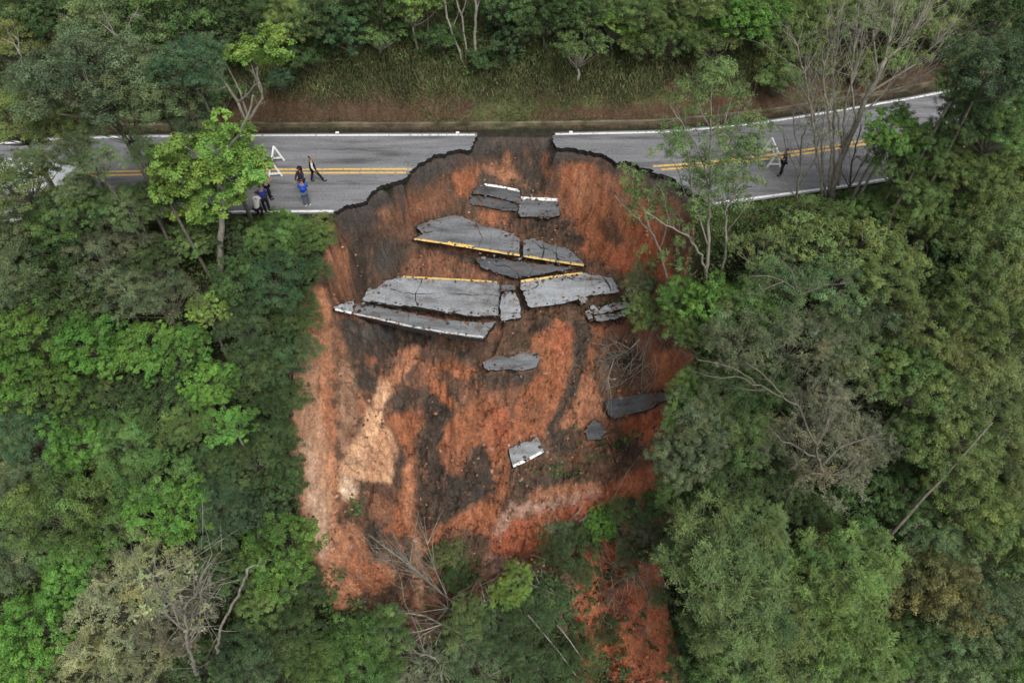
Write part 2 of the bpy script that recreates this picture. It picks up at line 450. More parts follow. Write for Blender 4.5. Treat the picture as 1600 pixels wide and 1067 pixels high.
# ------------------------------------------------------------------ fallen plates of road: where they lie
def fit_plane(pts):
    c = pts.mean(0); u, s, vt = np.linalg.svd(pts - c)
    n = vt[2]; n = n if n[2] > 0 else -n
    return c, n
def pl_hit(u, v, c, n):
    d = ray(u, v); t = np.dot(c - CAMP, n) / np.dot(d, n); return CAMP + d * t
SL = [
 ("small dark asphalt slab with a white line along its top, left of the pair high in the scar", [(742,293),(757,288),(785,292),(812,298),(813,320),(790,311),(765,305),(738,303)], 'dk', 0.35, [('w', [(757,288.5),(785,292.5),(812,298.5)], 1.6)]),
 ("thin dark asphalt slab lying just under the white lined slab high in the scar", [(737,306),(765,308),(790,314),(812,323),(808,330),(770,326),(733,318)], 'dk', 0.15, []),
 ("small square asphalt slab with white line on top edge, right of the pair high in the scar", [(813,308),(872,311),(875,336),(866,339),(814,339),(810,333)], 'md', 0.35, [('w', [(814,309.5),(871,312.5)], 2.2)]),
 ("long asphalt slab with a yellow line along its lower edge, left part", [(645,374),(661,366),(650,353),(672,344),(688,341),(705,337),(722,338),(745,349),(790,361),(812,374),(812,400),(760,392),(700,381)], 'md', 0.55, [('y', [(648,373.5),(700,381),(760,391),(812,399)], 1.6), ('y', [(700,378.6),(740,385)], 1.1)]),
 ("cracked tapering asphalt slab with a yellow line on its lower edge, ending in a point at right", [(817,376),(835,373),(860,382),(885,388),(905,404),(916,415),(870,410),(817,401)], 'md', 0.5, [('y', [(818,400),(870,408.5),(912,414.5)], 1.6)]),
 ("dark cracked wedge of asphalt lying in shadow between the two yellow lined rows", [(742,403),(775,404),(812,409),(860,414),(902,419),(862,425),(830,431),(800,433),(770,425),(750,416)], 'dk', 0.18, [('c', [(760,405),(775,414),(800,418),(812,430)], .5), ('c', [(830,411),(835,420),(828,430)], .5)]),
 ("largest fallen asphalt slab, pale grey with a yellow line along its top edge, left of the deep crack", [(604,438),(630,432),(700,435),(777,440),(783,452),(779,470),(778,493),(740,494),(718,490),(700,489),(680,484),(655,480),(625,478),(600,474),(566,470),(573,455),(590,450)], 'lt', 0.5, [('y', [(630,432.5),(700,436),(776,440.5)], 1.5)]),
 ("long curved asphalt strip with a white line along its lower edge, lowest of the big slabs", [(554,474),(570,474),(600,480),(640,489),(665,494),(690,499),(720,502),(755,505),(775,502),(766,514),(755,529),(700,522),(640,511),(590,499),(552,491)], 'lt', 0.85, [('w', [(553,490),(590,498),(640,509.5),(700,520),(755,526.5)], 2.0)]),
 ("triangular asphalt slab tip with a white line, at the far left end of the curved strip", [(522,479),(536,474),(551,468),(553,475),(549,490),(524,485)], 'lt', 0.85, [('w', [(524,483.5),(549,489)], 1.8)]),
 ("narrow upright asphalt slab wedged between the two big slabs at the deep crack", [(784,462),(790,456),(804,458),(811,470),(814,496),(784,501),(781,480)], 'lt', 0.42, []),
 ("small broken slab piece above the narrow wedged slab", [(783,446),(806,445),(806,453),(785,455)], 'dk', 0.3, []),
 ("big pale asphalt slab with a yellow line along its top, right of the deep crack", [(813,441),(860,433),(912,427),(930,430),(956,434),(964,446),(967,457),(940,459),(920,462),(900,470),(860,477),(830,481),(824,474),(820,462),(814,452)], 'lt', 0.5, [('y', [(814,439.5),(860,433),(910,426.5)], 1.6)]),
 ("fist shaped pale asphalt lump at the lower right corner of the right big slab", [(904,465),(912,461),(918,466),(916,473),(909,474)], 'lt', 0.35, []),
 ("round pale broken lump left of the two small strips under the right big slab", [(914,487),(921,484),(927,489),(927,497),(919,499)], 'lt', 0.4, []),
 ("small pale lump between the round lump and the two strips under the right big slab", [(922,478),(929,477),(935,484),(932,491),(924,485)], 'lt', 0.35, []),
 ("upper of two short asphalt strips lying below the right big slab", [(930,487),(944,478),(977,471),(984,477),(983,480),(955,487),(933,492)], 'lt', 0.38, []),
 ("lower of two short asphalt strips lying below the right big slab", [(928,494),(955,490),(985,483),(984,490),(965,497),(945,501),(932,501)], 'lt', 0.3, []),
 ("grey asphalt plate half sunk in mud alone below the big slabs", [(754,566),(770,557),(800,557),(815,552),(835,551),(845,560),(838,574),(815,579),(800,577),(775,579),(758,576)], 'md', 0.12, []),
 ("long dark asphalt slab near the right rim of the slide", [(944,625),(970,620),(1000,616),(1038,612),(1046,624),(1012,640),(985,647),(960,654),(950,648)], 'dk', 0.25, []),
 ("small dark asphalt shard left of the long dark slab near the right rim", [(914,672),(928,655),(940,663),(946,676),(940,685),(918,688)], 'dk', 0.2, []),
 ("tilted pale square asphalt slab with a white line on its lower edge, lowest on the slope", [(795,701),(818,691),(840,683),(850,706),(826,719),(802,730)], 'lt', 0.35, [('w', [(802,728),(826,717.3),(849,704.5)], 2.0)]),
]

SLP = []
for i, (lab, poly, mt, off, marks) in enumerate(SL):
    pts = np.array([hit(u, v, off) for u, v in poly])
    c, n = fit_plane(pts)
    tr_ = np.random.default_rng(900 + i)
    n = n * 0.6 + np.array([0, -0.42, 0.9]) / np.linalg.norm([0, -0.42, 0.9]) * 0.4; n = n + np.array([tr_.normal(0, .07), tr_.normal(0, .07), 0]); n /= np.linalg.norm(n)   # keep the plate close to the slope's mean tilt
    SLP.append((c, n, np.array([pl_hit(u, v, c, n) for u, v in poly])))
BIG = (3, 4, 5, 6, 7, 8, 10, 11, 12, 14, 15)
def press(x, y, z):
    """the earth is pressed flat under every fallen plate"""
    for (c, n, top) in SLP:
        m_ = (np.abs(x - top[:, 0].mean()) < np.ptp(top[:, 0]) / 2 + 1) & (np.abs(y - top[:, 1].mean()) < np.ptp(top[:, 1]) / 2 + 1)
        if not m_.any(): continue
        xx, yy = x[m_], y[m_]
        d = sdist(xx, yy, top[:, :2])
        pz = c[2] - ((xx - c[0]) * n[0] + (yy - c[1]) * n[1]) / n[2]
        w = sstep(-0.45 - 0.9 * (yy < top[:, 1].mean() - 0.3), -0.10, d)
        z[m_] = np.where(z[m_] > pz - 0.16, z[m_] * (1 - w) + (pz - 0.16) * w, z[m_])
    near = np.full(x.shape, -9.0); ins = np.zeros(x.shape, bool)
    for i in BIG:
        t = SLP[i][2]
        m_ = (np.abs(x - t[:, 0].mean()) < np.ptp(t[:, 0]) / 2 + 1) & (np.abs(y - t[:, 1].mean()) < np.ptp(t[:, 1]) / 2 + 1)
        d = sdist(x[m_], y[m_], t[:, :2]); near[m_] = np.maximum(near[m_], d)
    z = z - 0.55 * sstep(-0.34, -0.12, near + 0.12 * fbm(x * 2, y * 2, seed=33)) 
    return z
def on_slab(x, y):
    r = np.zeros(np.shape(x), bool)
    for (c, n, top) in SLP: r |= sdist(x, y, top[:, :2]) > -0.12
    return r

# ------------------------------------------------------------------ ground
def axis(lo, hi, a, b, fine, coarse):
    L = []
    x = a
    while x > lo:
        step = min(coarse, fine + (a - x) * 0.08); x -= step; L.append(x)
    L = L[::-1] + list(np.arange(a, b, fine))
    x = b
    while x < hi:
        step = min(coarse, fine + (x - b) * 0.08); x += step; L.append(x)
    return np.array(L)
GX = axis(-60, 66, -12.5, 12.5, 0.085, 0.7)
GY = axis(-14, 85, 6.0, 37.8, 0.09, 0.7)
XX, YY = np.meshgrid(GX, GY)
ZZ, DI, SS, WW = surf(XX, YY, detail=True, want=True)
ZZ = press(XX.ravel(), YY.ravel(), ZZ.ravel().copy()).reshape(XX.shape)

# kinds of earth (base colours)
C = dict(
    orange=(0.350, 0.136, 0.068), red=(0.360, 0.116, 0.060), brown=(0.118, 0.074, 0.050), dark=(0.062, 0.050, 0.040),
    grey=(0.078, 0.070, 0.062), tan=(0.60, 0.36, 0.215), buff=(0.39, 0.225, 0.14), clay=(0.41, 0.190, 0.106),
    cream=(0.78, 0.57, 0.42), pink=(0.44, 0.27, 0.20), moss=(0.072, 0.085, 0.040), rust=(0.235, 0.110, 0.066))
# stains and kinds of earth, plus painted gap shade in the dark ones around slabs, each an outline anchored at its own place on the slope, painted in order
POLY = [
 ('brown', .9, [(520,340),(700,245),(745,215),(866,212),(900,240),(700,330),(640,380),(560,450),(530,470),(520,400)]),
 ('grey', .8, [(525,340),(575,325),(590,300),(650,270),(700,243),(740,240),(700,262),(655,290),(620,318),(600,345),(560,372),(532,372)]),
 ('dark', 1, [(742,210),(866,210),(868,232),(896,245),(885,262),(840,258),(785,255),(745,243),(730,238)]), ('rust', .8, [(755,214),(850,214),(850,228),(760,230)]), ('buff', .5, [(762,230),(784,228),(786,233),(766,235)]),
 ('orange', 1, [(709,250),(722,240),(745,246),(757,268),(748,290),(728,300),(713,310),(706,284)]), ('clay', .8, [(746,256),(780,262),(792,240),(800,242),(796,262),(812,272),(822,242),(826,244),(818,278),(800,288),(775,284),(756,270)]),
 ('dark', 1, [(800,246),(850,240),(862,262),(852,302),(816,302),(812,276)]), ('grey', .8, [(750,272),(775,270),(780,286),(762,288),(745,292)]), ('orange', .7, [(850,240),(858,240),(862,270),(852,275)]),
 ('dark', .9, [(738,300),(745,322),(800,330),(812,338),(805,345),(770,338),(735,322)]), ('orange', .9, [(748,328),(790,330),(792,342),(770,352),(752,342)]), ('brown', .9, [(700,305),(740,325),(745,345),(715,335),(690,320)]),
 ('orange', 1, [(885,255),(905,243),(940,246),(965,262),(985,270),(1000,300),(1020,340),(1048,400),(1052,445),(1000,432),(955,420),(915,405),(895,375),(885,330),(872,290)]),
 ('red', .9, [(975,320),(1010,320),(1040,380),(1060,440),(1010,440),(960,420),(940,395),(990,385)]), ('rust', .8, [(930,250),(960,262),(985,290),(990,330),(960,340),(945,300)]), ('dark', .75, [(935,350),(958,345),(975,372),(965,385),(940,375)]), ('clay', .7, [(900,262),(928,262),(930,330),(905,340),(894,300)]),
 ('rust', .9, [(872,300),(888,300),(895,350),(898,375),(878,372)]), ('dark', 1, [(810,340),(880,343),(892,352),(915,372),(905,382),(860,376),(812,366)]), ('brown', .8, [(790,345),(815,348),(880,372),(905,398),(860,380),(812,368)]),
 ('rust', .9, [(600,345),(640,300),(690,290),(705,315),(690,335),(650,345),(640,370),(600,372)]), ('orange', .95, [(636,320),(652,312),(668,322),(664,340),(645,345)]), ('clay', .6, [(575,335),(600,322),(625,330),(600,345)]), ('brown', .8, [(575,345),(640,350),(640,372),(600,380)]),
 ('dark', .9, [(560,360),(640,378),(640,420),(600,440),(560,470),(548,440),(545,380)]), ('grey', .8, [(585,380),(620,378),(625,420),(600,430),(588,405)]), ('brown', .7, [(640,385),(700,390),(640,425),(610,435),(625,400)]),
 ('rust', .9, [(650,392),(700,398),(760,412),(780,425),(775,436),(640,430),(630,420)]), ('dark', .95, [(690,388),(812,404),(905,416),(870,424),(812,432),(790,432),(745,415),(700,402)]), ('grey', .9, [(760,402),(812,408),(880,415),(830,428),(800,430),(770,418)]), ('brown', .9, [(690,412),(740,418),(745,425),(700,424)]),  # the dark one also paints the shade under the yellow lined slabs' lower edge
 ('clay', 1, [(514,388),(532,384),(541,400),(543,440),(546,465),(524,474),(514,450)]),
 ('clay', 1, [(466,452),(484,446),(500,452),(518,482),(532,520),(529,560),(527,620),(530,700),(531,770),(526,800),(532,850),(540,910),(528,945),(512,930),(488,875),(466,800),(455,700),(457,610),(463,530)]),
 ('buff', .9, [(474,520),(495,520),(502,600),(512,700),(520,790),(515,840),(505,880),(488,868),(468,800),(456,700),(459,610)]), ('orange', .6, [(478,455),(498,455),(505,500),(480,510)]), ('orange', .55, [(502,600),(524,600),(526,690),(514,700),(505,650)]), ('cream', .3, [(474,680),(488,680),(500,760),(520,860),(505,880),(488,840),(474,760)]), ('brown', .8, [(513,495),(530,500),(532,515),(528,530),(534,600),(540,650),(534,655),(528,600),(520,540)]),
 ('buff', .85, [(532,560),(556,598),(562,640),(550,680),(537,712),(531,690),(529,610)]), ('brown', .5, [(540,600),(556,610),(556,640),(542,660)]),
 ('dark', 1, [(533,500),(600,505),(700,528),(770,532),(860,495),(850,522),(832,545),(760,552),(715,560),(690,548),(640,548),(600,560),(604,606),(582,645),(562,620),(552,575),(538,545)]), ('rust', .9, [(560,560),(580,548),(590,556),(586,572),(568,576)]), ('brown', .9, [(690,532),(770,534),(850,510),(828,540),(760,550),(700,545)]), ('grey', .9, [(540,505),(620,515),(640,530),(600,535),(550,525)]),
 ('clay', .95, [(556,600),(568,605),(576,640),(570,660),(562,640)]),
 ('dark', .9, [(600,612),(640,600),(660,612),(650,640),(620,648),(600,640)]),
 ('clay', 1, [(625,548),(656,543),(645,566),(625,598),(606,618),(596,612),(606,588),(620,568)]), ('orange', .8, [(586,560),(592,558),(600,600),(594,612)]),
 ('tan', 1, [(592,590),(612,600),(606,622),(600,645),(600,665),(614,682),(623,705),(620,745),(608,758),(590,752),(570,748),(562,760),(563,778),(556,786),(540,784),(529,772),(530,735),(540,702),(560,672),(572,645),(580,618)]),
 ('orange', .35, [(588,668),(606,680),(618,702),(616,740),(596,748),(574,745),(572,728),(580,700)]), ('cream', .8, [(534,748),(548,748),(561,765),(560,783),(541,783),(532,772)]), ('dark', .8, [(547,722),(552,722),(555,726),(550,727)]),
 ('moss', 1, [(540,786),(562,784),(568,776),(572,800),(562,815),(546,812)]), ('dark', .9, [(553,752),(572,752),(578,766),(565,775)]), ('rust', .9, [(572,768),(600,760),(620,762),(622,800),(600,815),(575,800)]), ('dark', .6, [(590,765),(615,762),(615,782),(598,782)]),
 ('orange', 1, [(602,656),(640,640),(658,655),(660,675),(642,690),(652,735),(656,790),(648,830),(618,835),(600,830),(622,790),(632,745),(632,705),(616,680)]), ('clay', .8, [(632,700),(648,720),(650,800),(636,820),(625,790),(634,745)]), ('dark', .8, [(620,695),(630,700),(630,745),(620,755)]),
 ('dark', 1, [(655,612),(702,600),(712,640),(692,700),(722,725),(735,698),(762,702),(786,750),(782,775),(745,790),(700,815),(655,830),(650,770),(656,720),(645,685),(668,662)]), ('brown', .5, [(655,780),(700,780),(700,815),(655,830)]),
 ('orange', .9, [(694,655),(735,640),(752,690),(735,705),(722,740),(702,742),(686,700)]), ('rust', .6, [(700,700),(725,700),(722,740),(705,742)]),
 ('orange', 1, [(667,598),(672,575),(690,566),(742,570),(746,590),(715,592),(697,600),(702,620),(714,632),(704,638),(684,622)]), ('dark', .8, [(682,590),(700,580),(725,592),(700,600)]),
 ('rust', .8, [(720,600),(800,600),(810,640),(730,640)]), ('orange', .95, [(725,640),(765,622),(800,640),(802,690),(800,728),(792,745),(772,730),(755,700),(740,672)]), ('red', .9, [(765,635),(795,640),(800,690),(782,700),(765,670)]),
 ('orange', .95, [(828,528),(870,502),(896,515),(892,560),(886,600),(868,650),(852,680),(815,690),(795,690),(800,640),(812,605),(846,575),(830,550)]), ('brown', .4, [(815,625),(855,625),(845,660),(810,665)]), ('dark', .85, [(748,578),(842,582),(810,605),(762,612),(742,595)]), ('red', .7, [(872,503),(896,512),(890,545),(870,545)]),
 ('dark', 1, [(896,498),(928,500),(920,552),(905,605),(885,650),(864,682),(850,684),(868,645),(886,592),(896,550)]),
 ('orange', .9, [(927,510),(950,508),(945,530),(932,548),(920,600),(908,600)]), ('clay', .95, [(905,600),(920,582),(938,600),(945,650),(925,655),(915,668),(880,682),(884,655)]), ('rust', .9, [(945,510),(990,510),(990,540),(960,560),(940,560)]),
 ('brown', .9, [(940,550),(1020,545),(1025,590),(1000,606),(945,612)]), ('buff', .45, [(930,560),(950,560),(955,640),(940,650)]), ('dark', .8, [(945,560),(1000,552),(1005,572),(950,580)]), ('orange', .95, [(1018,548),(1060,545),(1078,590),(1058,622),(1020,606),(1022,580)]),
 ('red', .95, [(962,656),(1048,628),(1036,680),(1022,708),(1000,690),(975,690)]), ('dark', .95, [(868,668),(896,668),(905,690),(895,712),(864,704)]), ('rust', .8, [(900,685),(960,682),(960,700),(905,705)]), ('dark', .85, [(955,690),(1010,692),(1018,715),(960,725)]),
 ('brown', .95, [(805,742),(862,715),(960,712),(1000,722),(925,755),(820,782),(800,775)]), ('moss', .7, [(845,722),(940,705),(950,716),(860,740)]), ('dark', .8, [(808,750),(860,738),(900,735),(920,745),(860,765),(815,775)]), ('red', .7, [(885,716),(915,712),(912,722),(890,724)]),
 ('orange', .9, [(775,740),(800,735),(802,775),(788,790),(776,775)]),
 ('red', 1, [(1000,728),(1032,735),(1024,782),(980,798),(900,808),(868,830),(850,852),(800,878),(766,862),(768,830),(800,812),(860,795),(940,765)]), ('orange', .5, [(940,765),(1000,730),(1025,745),(1000,780),(930,790)]), ('clay', .85, [(830,768),(870,757),(945,752),(930,772),(880,784),(830,790)]),
 ('pink', .9, [(792,788),(880,780),(940,768),(900,790),(820,806),(800,818),(782,838),(772,828),(780,805)]), ('pink', .9, [(764,866),(800,876),(770,900),(740,932),(724,934),(744,892)]),
 ('orange', 1, [(690,822),(720,800),(770,776),(788,784),(780,806),(768,832),(755,830),(740,828),(700,832),(668,858),(650,852)]), ('brown', .9, [(728,830),(758,836),(758,870),(742,900),(720,925),(712,915),(740,865)]), ('dark', .8, [(728,832),(745,832),(745,845),(730,845)]), ('moss', .7, [(675,860),(725,850),(740,870),(715,905),(680,890)]), ('rust', .8, [(650,860),(680,880),(700,915),(660,930),(645,900)]),
 ('clay', 1, [(526,835),(548,815),(566,825),(572,845),(584,868),(606,878),(622,892),(612,918),(575,925),(545,945),(528,965),(514,945),(528,905)]), ('orange', .8, [(545,845),(570,850),(600,885),(615,895),(600,920),(560,925),(542,900)]), ('dark', .95, [(566,816),(592,818),(604,848),(600,866),(582,866),(570,846)]), ('buff', .7, [(600,868),(622,885),(618,895),(600,884)]), ('moss', .8, [(527,884),(537,886),(538,902),(528,900)]),
 ('buff', .8, [(642,838),(652,836),(662,900),(668,960),(650,980),(644,900)]), ('dark', .8, [(632,850),(642,850),(646,960),(636,960)]), ('pink', .7, [(640,960),(700,950),(690,1010),(640,1010)]),
 ('red', 1, [(900,845),(960,838),(1060,880),(1065,1067),(900,1067),(895,900)]), ('orange', .9, [(905,900),(950,900),(960,960),(930,980),(900,950)]), ('orange', .7, [(960,990),(1050,960),(1060,1067),(980,1067)]), ('dark', .5, [(950,930),(985,930),(990,975),(955,975)]), ('red', .95, [(1035,790),(1110,770),(1110,800),(1045,815)]),
]
Vp = np.stack([XX, YY, ZZ], -1).reshape(-1, 3)
inS = (DI > -0.15).ravel()
idx = np.nonzero(inS)[0]
P = Vp[idx]
n1 = fbm(P[:,0]*0.8, P[:,1]*0.8, P[:,2]*0.8, seed=101, octv=4)
colr = np.array(C['brown'])[None] * (1 - sstep(-0.1, 0.35, n1))[:, None] + np.array(C['rust'])[None] * sstep(-0.1, 0.35, n1)[:, None]
def warp(sd, f): return fbm(P[:,0]*f, P[:,1]*f, P[:,2]*f, seed=sd, octv=5, gain=0.65)
wx, wy = warp(111, 1.0), warp(121, 1.0)
edge = warp(131, 2.2)
smoo = np.zeros(len(P))
for (kind, st, pts) in POLY:
    pts = np.array(pts, float); uc, vc = pts.mean(0)
    c = hit(uc, vc); d0 = ray(uc, vc)
    k = np.dot(c - CAMP, [0, SP, -CP]) / FPX
    e1 = np.array([1.0, 0, 0]); e1 = e1 - d0 * d0[0]; e1 /= np.linalg.norm(e1); e2 = np.cross(e1, d0)     # the stain's own axes
    def loc(q):
        d = q - c; return np.stack([d @ e1, d @ e2, d @ d0], -1)
    corner = np.array([loc(CAMP + ray(u, v) * (np.dot(c - CAMP, d0) / np.dot(ray(u, v), d0)))[:2] for u, v in pts])
    ex = np.abs(corner).max(0) + 0.8
    L = loc(P)
    m_ = (np.abs(L[:, 0]) < ex[0]) & (np.abs(L[:, 1]) < ex[1]) & (np.abs(L[:, 2]) < 4.5)
    j = np.nonzero(m_)[0]
    if not len(j): continue
    q = L[j, :2] / (1 + L[j, 2:3] / np.linalg.norm(c - CAMP)) 
    dist = sdist(q[:, 0] + wx[j] * 0.42, q[:, 1] + wy[j] * 0.42, corner)
    w = sstep(-0.16, 0.24, dist + edge[j] * (0.22 if kind in ('tan', 'cream') else 0.5)) * st * (1 - 0.35 * sstep(0.1, 0.5, wx[j]))
    colr[j] = colr[j] * (1 - w[:, None]) + np.array(C[kind])[None] * w[:, None]
    smoo[j] = smoo[j] * (1 - w) + w * (kind in ('tan', 'cream', 'buff', 'pink'))
# speckle: small dark and pale clods
sp = fbm(P[:,0]*5, P[:,1]*5, P[:,2]*5, seed=141, octv=3)
colr = colr * (1 + 0.35 * sp)[:, None]
# streaks running downhill and mixed-in darker and paler earth
stk = fbm(P[:,0]*3.4, P[:,1]*0.35, P[:,2]*0.35, seed=155, octv=4, gain=0.6)
colr = colr * (1 + 0.35 * stk)[:, None]
mixd = sstep(0.16, 0.42, fbm(P[:,0]*2.4, P[:,1]*1.8, P[:,2]*1.8, seed=151, octv=5, gain=0.7))[:, None] * 0.42
mixd = mixd * (1 - 0.85 * smoo[:, None]); colr = colr * (1 - mixd) + np.array(C['brown'])[None] * mixd
mixo = sstep(0.18, 0.45, fbm(P[:,0]*2.4, P[:,1]*1.9, P[:,2]*1.9, seed=161, octv=5, gain=0.7))[:, None] * 0.35
mixo = mixo * (1 - 0.85 * smoo[:, None]); colr = colr * (1 - mixo) + np.array(C['clay'])[None] * mixo
# road base under the broken edge: dark grey layer a metre deep
hd = ((SS.ravel()[idx] < 7.3) & (P[:, 2] > -1.3))
wl_ = (sstep(-1.1, -0.7, P[:, 2] + 0.5 * edge - 0.35 * (1 - sstep(-2, 2, P[:, 0]))) * hd)[:, None] * 0 + (sstep(-0.95, -0.6, P[:, 2] + 0.45 * edge + 0.5 * (1 - sstep(-3, 1, P[:, 0]))) * hd)[:, None]
colr = colr * (1 - 0.85 * wl_) + np.array(C['grey'])[None] * 0.75 * wl_

colg = np.zeros((len(Vp), 3))
X_, Y_ = Vp[:, 0], Vp[:, 1]
ng = fbm(X_*0.6, Y_*0.6, seed=171, octv=4)
up_ = Y_ - yU(X_)
dn_ = yL(X_) - Y_
fl = np.array((0.030, 0.030, 0.016))[None] * np.ones((len(Vp), 1))
# bank above the road: red earth low down, grass above
earth = np.array((0.088, 0.054, 0.034)); gr = np.array((0.085, 0.095, 0.038))
wearth = (1 - sstep(2.0, 3.4, up_ + 0.9 * ng)) * (up_ > 0.2)
mg = sstep(-0.05, 0.35, fbm(X_*0.5+7, Y_*0.9, seed=181, octv=4) + 0.35 * np.exp(-((X_ - 1) / 5)**2) - 0.2)[:, None]
lowb = earth[None] * (1 - mg) + gr[None] * mg
fl = fl * (1 - wearth[:, None]) + lowb * wearth[:, None]
gut = ((up_ > 0.0) & (up_ < 1.0))[:, None]
fl = np.where(gut, np.array((0.035, 0.033, 0.022))[None], fl)
sh = ((dn_ > 0) & (dn_ < 1.6))[:, None]
fl = np.where(sh, np.array((0.050, 0.062, 0.022))[None], fl)
colg[:] = fl
colg[idx] = colr
ny, nx = XX.shape
SMOO = np.zeros(len(Vp)); SMOO[idx] = smoo; SMOO = SMOO.reshape(ny, nx)
I = np.arange(ny * nx).reshape(ny, nx)
F = np.stack([I[:-1,:-1], I[:-1,1:], I[1:,1:], I[1:,:-1]], -1).reshape(-1, 4)
fin = (DI.ravel()[F].mean(1) > 0)
def sub(name, F, mat, cols):
    used, inv = np.unique(F.ravel(), return_inverse=True)
    return mesh_np(name, Vp[used], inv.reshape(-1, 4), mat, cols=cols[used], smooth=True)
tag(sub("hillside", F[~fin], M_GROUND, colg), kind="structure")
tag(sub("landslide_earth", F[fin], M_SOIL, colg), kind="structure")

# ------------------------------------------------------------------ road
def jag(pts, amp, n, seed, nrm=None):
    """finer, rougher version of an open outline in the plane"""
    rg = np.random.default_rng(seed); pts = np.asarray(pts, float)
    out = []
    for i in range(len(pts) - 1):
        for k in range(n):
            t = k / n
            p = pts[i] * (1-t) + pts[i+1] * t
            q = rg.normal(0, amp, p.shape)
            if nrm is not None: q = q - nrm * np.dot(q, nrm)
            if k or i: p = p + q * (1 if k else 0.4)
            out.append(p)
    out.append(pts[-1]); return np.array(out)

def slab_mesh(name, top, nrm, th, mat, parent=None, flare=0.0, seed=0):
    """a plate: outline on top, ragged thick edge below"""
    rg = np.random.default_rng(seed)
    n = len(top)
    me = bpy.data.meshes.new(name); bm = bmesh.new()
    tv = [bm.verts.new(p) for p in top]
    cen = np.mean(top, axis=0)
    rows = []
    for k, f in enumerate((0.5, 1.0)):
        r = []
        for p in top:
            o = (p - cen); o = o - nrm * np.dot(o, nrm); o /= np.linalg.norm(o) + 1e-9
            r.append(bm.verts.new(p - nrm * th * f * (1 + rg.normal(0, 0.08)) + o * (flare * f + rg.normal(0, 0.02))))
        rows.append(r)
    f = bm.faces.new(tv); f.material_index = 0
    prev = tv
    for r in rows:
        for i in range(n):
            q = bm.faces.new((prev[i], r[i], r[(i+1) % n], prev[(i+1) % n])); q.material_index = 1
        prev = r
    b = bm.faces.new(prev[::-1]); b.material_index = 1
    bmesh.ops.recalc_face_normals(bm, faces=bm.faces)
    bmesh.ops.triangulate(bm, faces=[x for x in bm.faces if len(x.verts) > 4])
    bm.to_mesh(me); bm.free()
    for m in mat: me.materials.append(m)
    o = bpy.data.objects.new(name, me); COL.objects.link(o)
    if parent: o.parent = parent
    return o

def strip(name, xs, yf, z, half, mat, parent):
    ys = yf(xs); t = np.gradient(ys, xs); nn = np.stack([-t, np.ones_like(t)], 1); nn /= np.linalg.norm(nn, axis=1)[:, None]
    c = np.stack([xs, ys], 1)
    a = c - nn * half; b = c + nn * half
    V = np.concatenate([np.c_[a, np.full(len(a), z)], np.c_[b, np.full(len(b), z)]])
    n = len(xs); i = np.arange(n-1)
    return mesh_np(name, V, np.stack([i, i+1, n+i+1, n+i], 1), mat, parent)

PAD = 0.22
bl = jag(jag([on_z(*p)[:2] for p in BR_L], 0.10, 2, 7), 0.045, 4, 3)
br = jag(jag([on_z(*p)[:2] for p in BR_R], 0.10, 2, 8), 0.045, 4, 4)
zup = np.array([0, 0, 1.0])
xl = np.arange(-48, bl[0][0], 0.6)
lower = np.stack([xl, yL(xl) - PAD], 1)
xu = np.arange(bl[-1][0], -48.6, -0.6)
upper = np.stack([xu, yU(xu) + PAD], 1)
bl[0][1] = yL(bl[0][0]) - PAD; bl[-1][1] = yU(bl[-1][0]) + PAD
outl = np.concatenate([lower, bl, upper[1:]])
road_l = slab_mesh("road", np.c_[outl, np.zeros(len(outl))], zup, 0.26, [M_ASPH, M_EDGE], seed=5)
tag(road_l, kind="structure")
xr = np.arange(52, br[-1][0], -0.6)
lower = np.stack([xr, yL(xr) - PAD], 1)
xu = np.arange(br[0][0], 52.6, 0.6)
upper = np.stack([xu, yU(xu) + PAD], 1)
br[0][1] = yU(br[0][0]) + PAD; br[-1][1] = yL(br[-1][0]) - PAD
outl = np.concatenate([lower, br[::-1], upper[1:]])
road_r = slab_mesh("road", np.c_[outl, np.zeros(len(outl))], zup, 0.26, [M_ASPH, M_EDGE], seed=6)
tag(road_r, kind="structure")
yC = lambda x: (yU(x) + yL(x)) / 2
def X_of(u, v): return on_z(u, v)[0]
for par, a, b, f, m, nm in [
    (road_l, -48, X_of(742, 211), yU, M_WHITE, "edge_line"), (road_l, -48, X_of(521, 330), yL, M_WHITE, "edge_line"),
    (road_l, -48, X_of(643, 266), lambda x: yC(x) + 0.17, M_YELLOW, "centre_line"), (road_l, -48, X_of(634, 272), lambda x: yC(x) - 0.17, M_YELLOW, "centre_line"),
    (road_r, X_of(868, 211), 52, yU, M_WHITE, "edge_line"), (road_r, X_of(1109, 319), 52, yL, M_WHITE, "edge_line"),
    (road_r, X_of(1021, 262), 52, lambda x: yC(x) + 0.17, M_YELLOW, "centre_line"), (road_r, X_of(1034, 268), 52, lambda x: yC(x) - 0.17, M_YELLOW, "centre_line")]:
    strip(nm, np.linspace(a, b, 90), f, 0.004, 0.085, m, par)

# concrete lip of the roadside drain, along the foot of the bank
m = MB()
xs = np.arange(-46, 50, 0.5)
yy = yU(xs) + 1.16
prof = [(-0.07, -0.2), (-0.07, 0.05), (0.10, 0.07), (0.10, -0.2)]
V = []
for x, y in zip(xs, yy):
    j = 0.02 * vnoise(x * 0.7, 0.3)
    for (a, b) in prof: V.append((x, y + a + j, b + j + 0.03))
Q = []
for i in range(len(xs) - 1):
    for j in range(3): Q.append((i*4+j, i*4+j+1, i*4+4+j+1, i*4+4+j))
m.add(V, Q)
tag(m.build("drain_kerb", M_CONC), "long weathered concrete drain kerb along the foot of the bank behind the road", "kerb")

